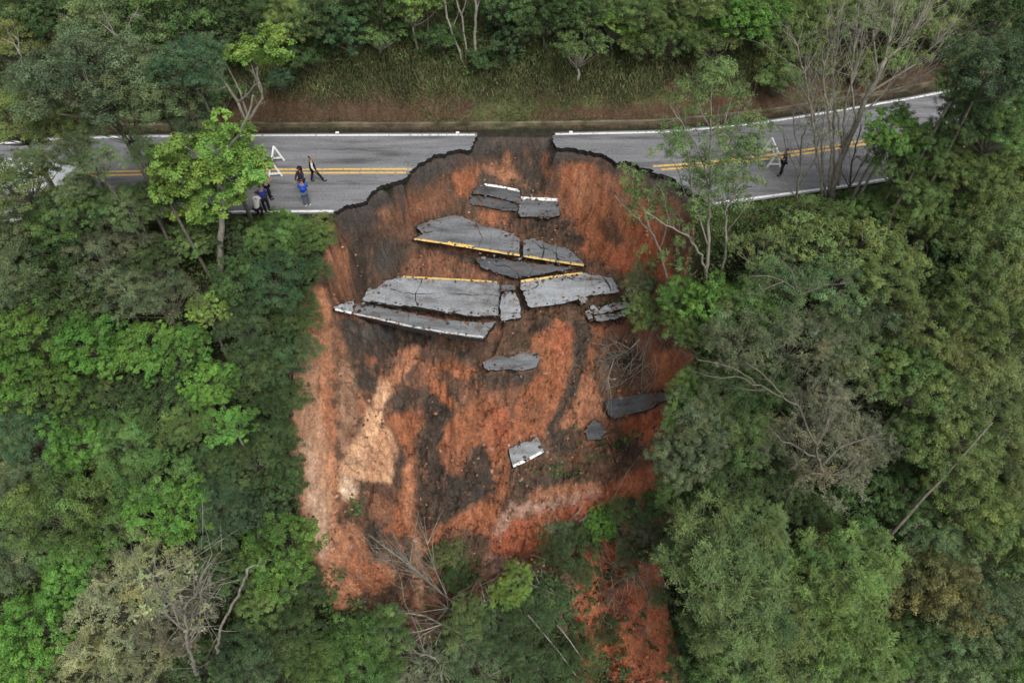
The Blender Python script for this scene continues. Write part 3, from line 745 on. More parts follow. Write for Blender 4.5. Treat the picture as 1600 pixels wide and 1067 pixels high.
# raised road studs on the edge lines
for (u, v, lab) in [(527, 208, "white road stud on the far edge line above the walking person"), (715, 208, "white road stud on the far edge line just left of the collapsed gap"),
                    (892, 207, "white road stud on the far edge line just right of the collapsed gap"), (504, 333, "white road stud on the near edge line beside the broken left road corner")]:
    p = on_z(u, v)
    mm = MB(); mm.box((0, 0, 0.02), (0.2, 0.14, 0.04)); mm.box((0, 0, 0.05), (0.13, 0.09, 0.022))
    o = mm.build("road_stud", M_WPAINT); o.location = (p[0], p[1], 0.002)
    tag(o, lab, "road stud", "white studs on the road edge lines")

# ------------------------------------------------------------------ fallen slabs
CRK = {3: [('c', [(652,366),(662,362),(675,362)], .8), ('c', [(745,349),(752,368),(748,388)], .5)],
       4: [('c', [(849,381),(851,392),(847,404)], .7), ('c', [(872,386),(868,396),(873,408)], .5), ('c', [(835,376),(845,388),(862,392),(880,404)], .5)],
       6: [('c', [(660,434),(655,450),(648,462),(652,478)], .35), ('c', [(610,452),(650,460),(700,458),(760,463)], .3)],
       7: [('c', [(560,475),(553,482),(556,490)], .5), ('c', [(640,490),(636,500),(641,509)], .35)],
       11: [('c', [(840,438),(842,446),(830,452)], .4), ('c', [(880,432),(905,440),(930,436),(950,440)], .35), ('c', [(942,433),(950,442),(955,456)], .7)]}
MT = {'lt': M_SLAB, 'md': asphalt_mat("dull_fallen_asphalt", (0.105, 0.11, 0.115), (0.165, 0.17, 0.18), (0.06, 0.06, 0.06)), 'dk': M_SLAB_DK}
for i, (lab, poly, mt, off, marks) in enumerate(SL):
    c, n, top = SLP[i]
    top = jag(np.vstack([top, top[:1]]), 0.03, 4, 40 + i, n)[:-1]
    th = 0.16 if off < 0.3 else 0.24
    root = empty("asphalt_slab", (c[0], c[1], c[2] - th), 0, lab, "road slab", "pieces of fallen road in the landslide")
    o = slab_mesh("slab", top - np.array(root.location), n, th, [MT[mt], M_EDGE], root, flare=0.03, seed=60 + i)
    for (k, line, hw) in marks + CRK.get(i, []):
        L3 = np.array([pl_hit(u, v, c, n) for u, v in line])
        # resample and turn into a ribbon lying on the plate
        seg = np.r_[0, np.cumsum(np.linalg.norm(np.diff(L3, axis=0), axis=1))]
        tt = np.linspace(0, seg[-1], max(4, int(seg[-1] / 0.25)))
        L3 = np.stack([np.interp(tt, seg, L3[:, q]) for q in range(3)], 1)
        T = np.gradient(L3, axis=0); S = np.cross(n, T); S /= np.linalg.norm(S, axis=1)[:, None]
        w_ = hw * np.linalg.norm(c - CAMP) / FPX
        rg = np.random.default_rng(i)
        jj = rg.normal(0, 0.008 if k != 'c' else 0.012, len(L3))[:, None]
        if k == 'c': L3 = L3 + S * rg.normal(0, 0.035, (len(L3), 1))
        A = L3 - S * (w_ + jj) + n * 0.006; B = L3 + S * (w_ + jj) + n * 0.006
        q = np.arange(len(L3) - 1); nn_ = len(L3)
        mesh_np({"w": "white_line", "y": "yellow_line", "c": "crack"}[k], np.concatenate([A, B]) - np.array(root.location), np.stack([q, q+1, nn_+q+1, nn_+q], 1), {'w': M_WHITE, 'y': M_YELLOW, 'c': M_EDGE}[k], root)
# ------------------------------------------------------------------ foliage
def leaves(pos, nrm, L, W, rg, tang=None):
    n = len(pos)
    nrm = nrm / (np.linalg.norm(nrm, axis=1, keepdims=True) + 1e-9)
    if tang is None: tang = rg.normal(size=(n, 3))
    t = tang - nrm * (tang * nrm).sum(1, keepdims=True); t /= np.linalg.norm(t, axis=1, keepdims=True) + 1e-9
    b = np.cross(nrm, t)
    L = (L * rg.uniform(0.7, 1.3, n))[:, None]; W = (W * rg.uniform(0.7, 1.3, n))[:, None]
    V = np.stack([pos - t * L/2, pos + b * W/2 + t * L * 0.05, pos + t * L/2 - nrm * L * 0.08, pos - b * W/2 + t * L * 0.05], 1).reshape(-1, 3)
    return V, np.arange(4 * n).reshape(n, 4)

def rdir(rg, n, zmin=-1):
    d = rg.normal(size=(n * 4 + 8, 3)); d /= np.linalg.norm(d, axis=1, keepdims=True)
    d = d[d[:, 2] > zmin]
    while len(d) < n:
        e = rg.normal(size=(n * 4 + 8, 3)); e /= np.linalg.norm(e, axis=1, keepdims=True); d = np.vstack([d, e[e[:, 2] > zmin]])
    return d[:n]

def puffs(rg, centers, radii, nleaf, L, W, sub=9, flat=0.75, spray=False, tints=None, subr=0.4):
    """leaf clumps made of smaller tufts; returns vertices, faces, tint"""
    Vs, Ts = [], []
    for ci, (c, r) in enumerate(zip(centers, radii)):
        nl = max(20, int(nleaf * r * r)); k = sub
        sd = rdir(rg, k, -0.45); sc = c + sd * r * rg.uniform(0.55, 1.0, (k, 1)) * np.array([1, 1, flat])
        ct = rg.uniform(0.75, 1.25); hue = rg.normal(0, 0.06)
        st = rg.uniform(0.8, 1.22, k)
        w = rg.integers(0, k, nl)
        if spray:
            f = rg.uniform(0.15, 1.15, (nl, 1))
            j = rg.normal(0, 0.075, (nl, 3)) * r
            p = c + (sc[w] - c) * f + j - np.array([0, 0, 1]) * (f**2) * 0.12 * r
            tg = (sc[w] - c) + rg.normal(0, 0.35, (nl, 3)) * r
            nm = np.array([0, 0, 1.0]) + rg.normal(0, 0.55, (nl, 3))
            V, _ = leaves(p, nm, L, W, rg, tg)
        else:
            d = rdir(rg, nl, -0.6)
            p = sc[w] + d * (r * subr) * rg.uniform(0.4, 1.0, (nl, 1)) * np.array([1, 1, 0.8])
            nm = d * 0.6 + sd[w] * 0.4 + np.array([0, 0, 0.5]) + rg.normal(0, 0.45, (nl, 3))
            V, _ = leaves(p, nm, L, W, rg)
        t = (st[w] * ct * rg.uniform(0.8, 1.2, nl))[:, None] * np.array([1 + hue, 1, 1 - hue * 0.5])[None]
        if tints is not None: t = t * tints[ci][None]
        Vs.append(V); Ts.append(np.repeat(t, 4, axis=0))
    V = np.concatenate(Vs); T = np.concatenate(Ts)
    return V, np.arange(len(V)).reshape(-1, 4), T

def spread_pts(rg, n, R, flat, zmin, inner=0.45):
    pts = []
    for i in range(n):
        best, bd = None, -1
        for _ in range(7):
            d = rdir(rg, 1, zmin)[0] * R * rg.uniform(inner, 1.0); d[2] *= flat
            m = min([np.linalg.norm(d - q) for q in pts], default=9)
            if m > bd: best, bd = d, m
        pts.append(best)
    return np.array(pts)

PROTO = {}
def make_proto(key, seed, n, cr, nleaf, L, W, sub=9, flat=0.7, spray=False, zmin=-0.35, bark=None, br=0.05, twig=3, tlen=0.6, subr=0.4, lobes=0):
    rg = np.random.default_rng(seed); R = 3.0
    ctr = spread_pts(rg, n, R, flat, zmin)
    # uneven outline
    a = np.arctan2(ctr[:, 1], ctr[:, 0])
    ctr[:, :2] *= (1 + 0.2 * np.sin(a * 2 + rg.uniform(0, 6)) + 0.14 * np.sin(a * 3 + rg.uniform(0, 6)))[:, None]
    rad = rg.uniform(cr * 0.7, cr * 1.3, n)
    V, F, T = puffs(rg, ctr, rad, nleaf, L, W, sub, flat=0.8, spray=spray, subr=subr)
    crown = mesh_np("crown", V, F, M_LEAF, cols=T); cm = crown.data; bpy.data.objects.remove(crown)
    m = MB()
    fork = np.array([0, 0, -R * 0.75])
    for c, r in zip(ctr, rad):
        mid = fork * 0.45 + c * 0.55 + rg.normal(0, 0.2, 3) + np.array([0, 0, -0.25]) * R * 0.3
        t = np.linspace(0, 1, 5)[:, None]
        Pl = fork * (1-t)**2 + 2 * mid * t * (1-t) + c * t * t
        m.tube(Pl, np.linspace(br, br * 0.3, 5), 4, cap=False)
        for _ in range(twig):
            d = rdir(rg, 1, -0.1)[0]; e = c + d * r * (0.9 + tlen * rg.uniform(0, 1))
            q = (c + e) / 2 + rg.normal(0, 0.08, 3)
            m.tube([c, q, e], [br * 0.3, br * 0.22, br * 0.1], 3, cap=False)
    b = m.build("branches", bark or M_BARK); bmh = b.data; bpy.data.objects.remove(b)
    m = MB(); z = np.linspace(0, 1, 6)
    Pl = np.stack([0.12 * np.sin(z * 4 + seed), 0.10 * np.cos(z * 3 + seed * 2), z], 1); Pl[0, :2] *= 0; Pl[-1, :2] *= 0
    m.tube(Pl, np.linspace(0.19, 0.10, 6), 8)
    tr = m.build("trunk", bark or M_BARK, smooth=True); tmh = tr.data; bpy.data.objects.remove(tr)
    PROTO.setdefault(key, []).append((cm, bmh, tmh))

for s in (1, 2, 3): make_proto('broad', s, 38, 0.75, 900, 0.155, 0.085, sub=10, subr=0.36)
for s in (4, 5, 6): make_proto('fluffy', s, 46, 0.70, 1250, 0.11, 0.055, sub=12, bark=M_BARK)
for s in (7, 8): make_proto('feather', s, 60, 0.85, 1150, 0.15, 0.035, sub=20, spray=True, bark=M_BARKP, br=0.03, twig=5, tlen=0.2)
for s in (9, 10): make_proto('clumpy', s, 24, 0.85, 560, 0.17, 0.10, sub=11, flat=0.5, zmin=-0.1, bark=M_BARKP, subr=0.33)
for s in (11, 12): make_proto('dry', s, 46, 0.8, 620, 0.10, 0.05, sub=10, bark=M_BARK, br=0.022, twig=5, tlen=0.2, spray=True)
for s in (13, 14): make_proto('sparse', s, 40, 0.78, 640, 0.12, 0.055, sub=11, bark=M_BARK, br=0.035, twig=6, tlen=0.35)
for s in (15, 16): make_proto('shrub', s, 20, 0.95, 480, 0.20, 0.10, sub=10, flat=0.55, zmin=0.0, twig=3)

TC = dict(dk=(0.070, 0.120, 0.040), bl=(0.072, 0.130, 0.058), md=(0.118, 0.195, 0.056), br=(0.120, 0.245, 0.048), lm=(0.195, 0.315, 0.066),
          ol=(0.152, 0.208, 0.066), gy=(0.135, 0.190, 0.086), dry=(0.27, 0.310, 0.15), gd=(0.160, 0.190, 0.105), fe=(0.150, 0.232, 0.078), dead=(0.17, 0.185, 0.125))
CN = dict(dk='dark green', bl='bluish dark green', md='mid green', br='bright green', lm='yellow lime', ol='olive', gy='greyish green', dry='dry tan', gd='brownish grey', fe='pale feathery green', dead='dead grey')
FN = dict(broad='broad leaved tree', fluffy='fine leaved tree', feather='tree', clumpy='tree with rounded leaf clumps', dry='twiggy half bare tree', sparse='thin crowned tree', shrub='low shrub')
NM = dict(broad='broadleaf_tree', fluffy='broadleaf_tree', feather='feathery_tree', clumpy='clumpy_tree', dry='dry_tree', sparse='thin_tree', shrub='shrub')
LM = [("the broken left road corner", 520, 333), ("the left white barrier", 430, 250), ("the standing people", 480, 300), ("the big lime tree", 330, 265), ("the tan mud flow", 575, 690),
      ("the curved asphalt strip", 640, 505), ("the bare leaning trunk", 1430, 800), ("the dead grey tree", 1280, 690), ("the big feathery crown", 1125, 880), ("the broken right road corner", 1108, 320),
      ("the lone right person", 1222, 255), ("the lowest pale slab", 822, 705), ("the bleached dry tree", 240, 930), ("the curved bare stem", 365, 950), ("the forked white trunks", 730, 60),
      ("the leftmost car", 65, 282), ("the rightmost car", 1490, 222), ("the long dark slab", 1000, 635), ("the bottom left corner", 0, 1067), ("the bottom right corner", 1600, 1067),
      ("the top left corner", 0, 0), ("the top right corner", 1600, 0), ("the left frame edge", 0, 620), ("the right frame edge", 1600, 560), ("the fallen bleached trunks", 680, 930), ("the bare many stemmed tree", 1300, 200)]
def where(u, v, skip=None):
    L = sorted([(math.hypot(u-a, v-b), n, a, b) for n, a, b in LM if math.hypot(u-a, v-b) > 12])[:2]
    out = []
    for d, n, a, b in L:
        du, dv = u - a, v - b
        t = math.degrees(math.atan2(-dv, du)) % 360
        w = ["right of", "up and right of", "above", "up and left of", "left of", "down and left of", "below", "down and right of"][int((t + 22.5) // 45) % 8]
        out.append(("just " if d < 60 else "") + w + " " + n)
    return out
LABELS = set()
def auto_label(col, kind, u, v, r):
    w = where(u, v)
    sz = "small " if r < 38 else ("large " if r >= 75 else "")
    base = f"{sz}{CN[col]} {FN[kind]} "
    for t in (base + w[0], base + w[0] + ", " + w[1].replace("just ", "")):
        t = " ".join(t.split())
        if t not in LABELS and len(t.split()) <= 16: LABELS.add(t); return t
    for adj in ("shaggy ", "rounded ", "uneven ", "dense ", "loose ", "spreading ", "ragged ", "compact "):
        t = adj + base.strip() + " " + w[0]
        if t not in LABELS: LABELS.add(t); return t
    return base

# (photo position of the crown's centre, radius in photo pixels, kind, colour, height of the crown's centre)
T = [
 # beyond the road, left
 (20,60,62,'fluffy','ol',4),(78,28,58,'broad','dk',4),(60,120,46,'sparse','gy',3.4),(180,40,84,'fluffy','gy',5),(150,125,92,'fluffy','gy',5),(262,40,70,'broad','md',4.5),(238,140,78,'fluffy','gy',4.5),
 (300,105,62,'fluffy','bl',3.5),(20,185,62,'fluffy','ol',4),(108,195,52,'fluffy','md',3),(190,185,55,'sparse','gy',3.5),(335,30,60,'broad','dk',4),(290,175,50,'fluffy','bl',3),(400,10,50,'fluffy','dk',4),(345,150,34,'shrub','dk',1.2),
 # beyond the road, middle
 (450,30,46,'fluffy','ol',4),(505,25,52,'broad','dk',4),(545,50,44,'broad','bl',2.6),(592,52,40,'clumpy','md',3),(640,8,42,'clumpy','lm',5),(590,8,44,'broad','dk',5),(790,5,46,'broad','dk',5),
 (800,55,42,'broad','dk',2.4),(850,25,46,'fluffy','dk',4),(905,70,46,'clumpy','md',3.2),(880,5,40,'broad','dk',5),(962,38,36,'clumpy','lm',3.4),(925,20,36,'fluffy','md',4),(1005,15,50,'fluffy','ol',4.5),(1000,70,36,'shrub','ol',1.4),
 (1055,55,44,'fluffy','md',3),(1080,5,46,'fluffy','ol',4.5),(1162,28,56,'broad','br',4),(1110,70,36,'shrub','ol',1.4),(480,90,34,'shrub','dk',1.0),(440,125,26,'shrub','bl',0.8),(690,60,30,'shrub','dk',1.4),(760,95,26,'shrub','dk',1.0),
 # beyond the road, right
 (1225,70,48,'sparse','ol',3),(1280,25,54,'fluffy','ol',4),(1215,125,36,'shrub','ol',1.2),(1345,20,50,'sparse','ol',4.5),(1420,30,52,'fluffy','ol',4),(1345,110,34,'shrub','ol',1.0),(1490,30,56,'fluffy','ol',4.5),(1505,75,40,'sparse','gy',3),(1560,20,54,'broad','dk',5),
 (1545,108,64,'fluffy','bl',12),(1600,95,56,'broad','bl',12),(1500,135,34,'fluffy','dk',11),(1575,165,50,'fluffy','md',9),(1520,170,36,'fluffy','bl',9),(1500,215,36,'fluffy','ol',7),(1550,235,50,'fluffy','ol',7),(1460,245,36,'fluffy','md',7),(1502,185,46,'fluffy','dk',9),(1452,218,34,'fluffy','md',8),(1485,250,46,'fluffy','ol',7),(1555,205,52,'fluffy','md',9),(1432,288,46,'fluffy','ol',5.5),(1525,275,50,'fluffy','ol',7),(1590,255,48,'fluffy','ol',7),(1400,95,36,'shrub','ol',1.2),
 # between the road and the viewer, right
 (1395,205,44,'broad','br',7),(1412,255,46,'fluffy','md',6),(1375,225,26,'sparse','bl',6),(1468,290,54,'fluffy','ol',5),(1545,285,60,'fluffy','ol',6),(1595,205,60,'broad','ol',7),(1545,195,36,'fluffy','ol',7),(1400,322,48,'fluffy','ol',3.5),(1480,352,56,'fluffy','ol',4.5),
 (1350,335,42,'fluffy','md',2.5),(1290,345,44,'sparse','ol',2.2),(1340,385,60,'clumpy','ol',4),(1255,372,56,'clumpy','ol',3.2),(1190,392,46,'clumpy','ol',3),(1225,440,60,'sparse','gy',4),(1305,440,62,'sparse','gy',4),(1395,420,60,'fluffy','ol',5),
 (1545,370,74,'fluffy','ol',6),(1600,420,60,'fluffy','ol',6),(1455,425,50,'broad','dk',4),(1530,455,62,'fluffy','ol',6),(1450,500,60,'fluffy','ol',5),(1375,500,56,'sparse','gy',4),(1180,480,48,'fluffy','md',3.5),(1112,475,44,'broad','br',2.4),(1060,465,36,'sparse','br',1.6),
 (1005,440,32,'sparse','gy',1.4),(1012,492,34,'sparse','ol',1.4),(1080,515,40,'fluffy','md',2.4),(1150,535,56,'sparse','gy',4),(1235,530,66,'dry','gd',5),(1310,520,58,'sparse','gy',4.5),(1330,575,56,'fluffy','gy',4),(1395,565,56,'broad','md',4.5),
 (1585,520,62,'fluffy','ol',6),(1505,560,62,'fluffy','ol',5.5),(1440,605,60,'fluffy','ol',5),(1560,625,66,'fluffy','ol',6),(1130,600,44,'sparse','dk',3),(1190,600,50,'fluffy','dk',3),(1280,620,62,'dry','gd',4.5),(1085,600,36,'fluffy','md',2),
 (1095,660,56,'fluffy','gy',3.5),(1060,710,50,'fluffy','gy',3),(1150,680,56,'fluffy','md',3.5),(1075,640,44,'fluffy','md',2.6),(1130,745,56,'fluffy','dk',3.5),(1055,760,40,'fluffy','md',2),(1205,750,46,'fluffy','dk',2.5),(1275,700,80,'dry','dead',5),(1350,690,56,'dry','gd',4),
 (1195,690,44,'dry','gd',3.5),(1490,700,66,'fluffy','ol',5.5),(1420,690,50,'fluffy','md',4),(1585,730,62,'fluffy','ol',6),(1350,770,46,'broad','dk',2.5),(1420,765,46,'fluffy','dk',3),(1530,790,66,'fluffy','ol',5.5),(1455,850,56,'fluffy','gy',4),(1590,860,60,'fluffy','md',5.5),
 (1128,885,100,'feather','fe',6),(1180,840,56,'feather','fe',5.6),(1318,895,78,'feather','fe',6),(1205,1000,84,'feather','fe',5.5),(1120,985,58,'feather','fe',5),(1320,1010,78,'feather','fe',5.5),(1130,1045,66,'fluffy','md',4.5),(1265,800,40,'fluffy','dk',3),
 (1400,900,44,'broad','dk',3),(1460,925,70,'fluffy','ol',5.5),(1550,950,66,'fluffy','gy',5.5),(1400,1010,56,'fluffy','md',4.5),(1490,1030,66,'fluffy','gy',5.5),(1590,1040,66,'fluffy','md',6),(1075,1000,30,'shrub','dk',1.0),(1085,1065,40,'broad','dk',3),
 # between the road and the viewer, left
 (25,290,62,'fluffy','ol',7),(118,296,30,'fluffy','gy',7),(135,318,42,'fluffy','md',6),(210,325,32,'fluffy','gy',5),(55,250,26,'sparse','gy',8),(235,315,38,'fluffy','dk',5),(112,330,56,'fluffy','md',5),(150,255,36,'sparse','gy',8),(190,330,44,'fluffy','gy',5),(228,240,28,'sparse','dk',8),(30,365,60,'fluffy','gy',5),(115,235,32,'fluffy','gy',8),
 (90,405,58,'broad','dk',4),(165,395,56,'fluffy','gy',4),(228,410,48,'fluffy','dk',3.5),(300,375,40,'broad','md',2),(365,372,42,'broad','dk',1.8),(425,380,48,'fluffy','md',2),(478,378,40,'fluffy','md',1.4),(500,355,24,'shrub','ol',0.5),(440,350,30,'shrub','br',0.6),
 (25,440,56,'fluffy','gy',5),(115,460,58,'broad','dk',4.5),(190,460,54,'dry','gd',4.5),(255,465,48,'sparse','gy',4),(325,485,34,'clumpy','lm',4),(372,440,46,'broad','dk',3),(430,440,54,'fluffy','bl',3),(475,420,34,'fluffy','dk',1.4),(458,495,46,'fluffy','dk',2.6),
 (60,520,60,'broad','br',5),(140,535,56,'broad','br',5),(215,545,52,'broad','br',4.6),(280,555,48,'broad','br',4.6),(385,510,48,'fluffy','dk',3.6),(18,590,54,'broad','br',5),(325,600,42,'broad','br',4.6),(445,560,46,'fluffy','bl',2.6),(395,580,50,'fluffy','dk',3.6),
 (85,610,56,'broad','br',5),(155,620,50,'fluffy','dk',4),(245,620,50,'broad','dk',4),(440,625,40,'fluffy','dk',2),(360,665,38,'clumpy','br',5),(290,660,46,'fluffy','md',4.4),(50,680,56,'fluffy','bl',5),(125,690,52,'broad','br',5.5),(195,690,52,'fluffy','md',5),
 (425,690,46,'fluffy','dk',2.6),(390,730,44,'broad','dk',3),(330,725,44,'fluffy','dk',3.6),(235,745,58,'fluffy','md',5),(40,760,56,'fluffy','gy',5.5),(92,795,80,'fluffy','md',6.5),(170,815,52,'fluffy','md',5),(262,800,60,'broad','br',5.8),(335,800,54,'fluffy','bl',5),
 (438,755,40,'broad','dk',2),(400,810,44,'broad','bl',3),(440,860,60,'broad','br',4.6),(25,870,54,'fluffy','gy',5),(115,885,50,'broad','br',5.5),(345,885,46,'broad','dk',3.6),(238,885,62,'dry','dry',6.5),(180,945,76,'dry','dry',6.5),(285,960,60,'dry','dead',6),(60,980,62,'broad','br',6),
 (130,1035,62,'dry','dry',6),(20,1050,54,'broad','br',6),(215,1040,54,'dry','dry',6),(420,930,46,'broad','md',3.6),(385,1035,52,'fluffy','bl',5),(450,990,52,'fluffy','dk',3.6),(320,1040,48,'broad','dk',4),(478,915,34,'fluffy','dk',1.8),(500,1045,52,'fluffy','md',3.6),
 (555,1035,62,'fluffy','md',3.4),(600,985,42,'fluffy','md',1.8),(545,1000,40,'fluffy','dk',2),
 # foot of the slide
 (655,1055,44,'dry','dead',2),(800,918,34,'fluffy','lm',1.2),(790,985,44,'sparse','dk',1.4),(850,950,40,'sparse','dk',1.2),(735,1030,46,'sparse','gy',1.6),(835,1035,50,'sparse','dk',1.6),(905,1025,40,'sparse','dk',1.2),(858,935,16,'clumpy','lm',0.6),(730,970,36,'sparse','ol',1.2),
 (880,835,26,'sparse','gy',0.4),(868,870,28,'sparse','dk',0.4),(915,845,24,'shrub','dk',0.5),(940,815,26,'broad','br',0.8),(985,798,30,'sparse','dk',0.4),(1010,825,28,'sparse','gd',0.4),(900,895,26,'sparse','dk',0.4),(1030,790,34,'shrub','dk',0.6),
 (985,865,28,'sparse','gy',0.5),(1045,865,24,'shrub','gy',0.6),(1030,930,18,'sparse','gy',0.4),(950,985,26,'sparse','dk',0.5),(700,865,24,'sparse','ol',0.5),(715,905,24,'sparse','dk',0.5),
]
def on_road(x, y): return (y > yL(x) - 0.7) & (y < yU(x) + 1.5)
trng = np.random.default_rng(77)
count = {}
GRP = dict(shrub="shrubs and bushes on the slope", dry="half bare dry trees in the forest", feather="feathery trees right of the slide foot", broad="broad leaved forest trees", fluffy="fine leaved forest trees", clumpy="trees with rounded leaf clumps", sparse="thin crowned trees")
def place_tree(u, v, r, kind, col, hc, label=None):
    if v < 200 and hc > 1.5 and hc < 6 and 380 < u < 1540: hc = hc * 0.55
    low = hc < 1.0
    for _ in range(30):
        P = hit(u, v, hc)
        gx, gy = P[0], P[1]
        if low or not on_road(gx, gy): break
        hc += 0.4
    # the foot stands clear of the slide
    fx, fy = gx, gy
    if not low and sdist(fx, fy) > -0.2 and v < 900:
        st = 0.25 if fx > -1 else -0.25
        for _ in range(40):
            fx += st
            if sdist(fx, fy) < -0.3: break
    fz = float(surf_top(fx, fy))
    if not low:
        fx += trng.normal(0, 0.25); fy += trng.normal(0, 0.2); fz = float(surf(fx, fy))
    dist = np.linalg.norm(P - CAMP); R = r * dist * np.dot(ray(u, v), np.array([0, SP, -CP])) / FPX
    s = R / 3.0
    lst = PROTO[kind]; k = count.get(kind, 0); count[kind] = k + 1
    cm, bmh, tmh = lst[k % len(lst)]
    root = empty(NM[kind], (fx, fy, fz), 0, label or auto_label(col, kind, u, v, r), "shrub" if kind == 'shrub' else "tree", GRP[kind])
    off = Vector((gx - fx, gy - fy, P[2] - fz))
    rz = trng.uniform(0, 6.28)
    zs = s * trng.uniform(0.85, 1.15)
    c = bpy.data.objects.new("crown", cm); COL.objects.link(c); c.parent = root; c.location = off; c.rotation_euler = (trng.normal(0, 0.08), trng.normal(0, 0.08), rz); c.scale = (s, s, zs)
    f = np.array(TC[col]) * trng.uniform(0.85, 1.18) * (1 + trng.normal(0, 0.05, 3))
    c.color = (*f, 1)
    b = bpy.data.objects.new("branches", bmh); COL.objects.link(b); b.parent = root; b.location = off; b.rotation_euler = c.rotation_euler; b.scale = c.scale
    forkp = off + (c.rotation_euler.to_matrix() @ Vector((0, 0, -2.2 * zs)))
    if forkp.z > 0.3:
        t = bpy.data.objects.new("trunk", tmh); COL.objects.link(t); t.parent = root
        t.rotation_euler = forkp.to_track_quat('Z', 'Y').to_euler(); t.scale = (max(s, .5), max(s, .5), forkp.length)
    return root
for row in T: place_tree(*row)

# ------------------------------------------------------------------ trees traced limb by limb
def px_tree(name, label, base, limbs, clusters, col, bark, L=0.14, W=0.06, nleaf=900, twigs=0, twlen=40, dy=0.0, group=None, cat="tree", seed=1, spread=0.8, spray=False, sub=10, up=True, basepull=0.0):
    """limbs: list of (photo polyline, width at both ends in photo pixels); they stand in space over the foot"""
    rg = np.random.default_rng(seed)
    b = hit(*base)
    y0 = b[1] + dy
    root = empty(name, b, 0, label, cat, group)
    k = np.linalg.norm(b - CAMP) / FPX
    trunk, br, lone = MB(), MB(), []; ends = []
    for i, (pl, w0, w1) in enumerate(limbs):
        n = len(pl)
        if name == 'dead_tree' and i: br = MB(); lone.append(br)
        drift = 0 if i == 0 else rg.normal(0, spread)
        pts = np.array([on_y(u, v, y0 + drift * j / max(n-1, 1)) for j, (u, v) in enumerate(pl)])
        if i == 0: pts[0] = b - np.array([0, 0, 0.15])
        # resample with a little waviness
        seg = np.r_[0, np.cumsum(np.linalg.norm(np.diff(pts, axis=0), axis=1))]
        tt = np.linspace(0, seg[-1], max(4, int(seg[-1] / 0.45)))
        q = np.stack([np.interp(tt, seg, pts[:, c]) for c in range(3)], 1)
        q[1:-1] += rg.normal(0, 0.035, q[1:-1].shape)
        rad = np.linspace(w0, w1, len(q)) * k / 2
        (trunk if i == 0 else br).tube(q - b, rad, 7 if i == 0 else 5)
        ends.append((q, rad))
        for _ in range(twigs):
            j = rg.integers(len(q)//3, len(q)); d = q[min(j+1, len(q)-1)] - q[max(j-1, 0)]; d /= np.linalg.norm(d) + 1e-9
            d = d + rg.normal(0, 0.5, 3) + (np.array([0, 0, 0.5]) if up else 0); d /= np.linalg.norm(d)
            ln = twlen * k * rg.uniform(0.4, 1.1)
            s_ = q[j]; m1 = s_ + d * ln * 0.5 + rg.normal(0, 0.06, 3); e = m1 + (d + rg.normal(0, 0.25, 3)) * ln * 0.5
            r0 = min(rad[j] * 0.5, 0.016)
            br.tube(np.array([s_, m1, e]) - b, [r0, r0*0.6, r0*0.25], 3, cap=False)
            for _ in range(3):
                f = rg.uniform(0.2, 1); p = s_ * (1-f) + e * f; d2 = d + rg.normal(0, 0.6, 3); e2 = p + d2 * ln * 0.3
                br.tube(np.array([p, (p+e2)/2 + rg.normal(0, 0.02, 3), e2]) - b, [r0*0.5, r0*0.35, r0*0.15], 3, cap=False)
    trunk.build("trunk", bark, root, smooth=True)
    for m_ in lone: m_.build("branch", bark, root)
    if br.n and name != 'dead_tree': br.build("branches", bark, root)
    if clusters:
        cs, rs = [], []
        for (u, v, r) in clusters:
            c = on_y(u, v, y0 + rg.normal(0, spread)); kk = np.linalg.norm(c - CAMP) / FPX
            cs.append(c - b); rs.append(r * kk)
        V, F, Tt = puffs(rg, cs, rs, nleaf, L, W, sub, spray=spray)
        c = mesh_np("crown", V, F, M_LEAF, root, cols=Tt); c.color = (*TC[col], 1)
    return root
def cl(rg_seed, n, boxes, r0, r1):
    rg = np.random.default_rng(rg_seed); out = []
    for _ in range(n):
        x0, y0, x1, y1 = boxes[rg.integers(len(boxes))]
        out.append((rg.uniform(x0, x1), rg.uniform(y0, y1), rg.uniform(r0, r1)))
    return out

# lime tree overhanging the left lane, its two crown tiers and bare fork above
px_tree("clumpy_tree", "big lime green tree overhanging the left lane beside the people", (344, 440),
  [([(344,440),(345,390),(347,330),(350,290)], 11, 6), ([(347,330),(330,290),(300,270),(270,265)], 5, 2), ([(348,320),(380,280),(400,255)], 4, 2), ([(348,300),(352,240),(385,190),(395,150)], 4, 2), ([(350,300),(310,240),(290,230)], 4, 2)],
  [(275,250,24),(300,240,24),(330,235,24),(360,240,24),(390,245,24),(405,268,22),(262,275,22),(285,285,22),(315,280,24),(345,275,24),(375,280,22),(400,285,18),(265,305,14),(290,310,16),(320,315,18),(345,310,16),(330,335,14),(305,335,12),(360,205,16),(380,198,14),(395,210,12),(345,180,14),(330,195,12),(320,300,20),(252,262,18),(248,245,18),(246,280,16),(256,318,14),(270,228,20),(250,300,16),(300,262,26),(330,262,26),(360,265,26),(390,268,24),(272,262,22),(345,298,20),(370,300,18),(290,296,20),(255,290,16),(280,318,18),(300,330,18),(325,335,18),(345,325,18),(260,300,18),(365,312,14),(310,345,12),(275,335,12),(262,240,22),(355,222,18),(335,218,18),(310,222,18),(375,215,16),(410,255,18)],
  'lm', M_BARKP, 0.14, 0.08, 1700, seed=31, spread=0.7)
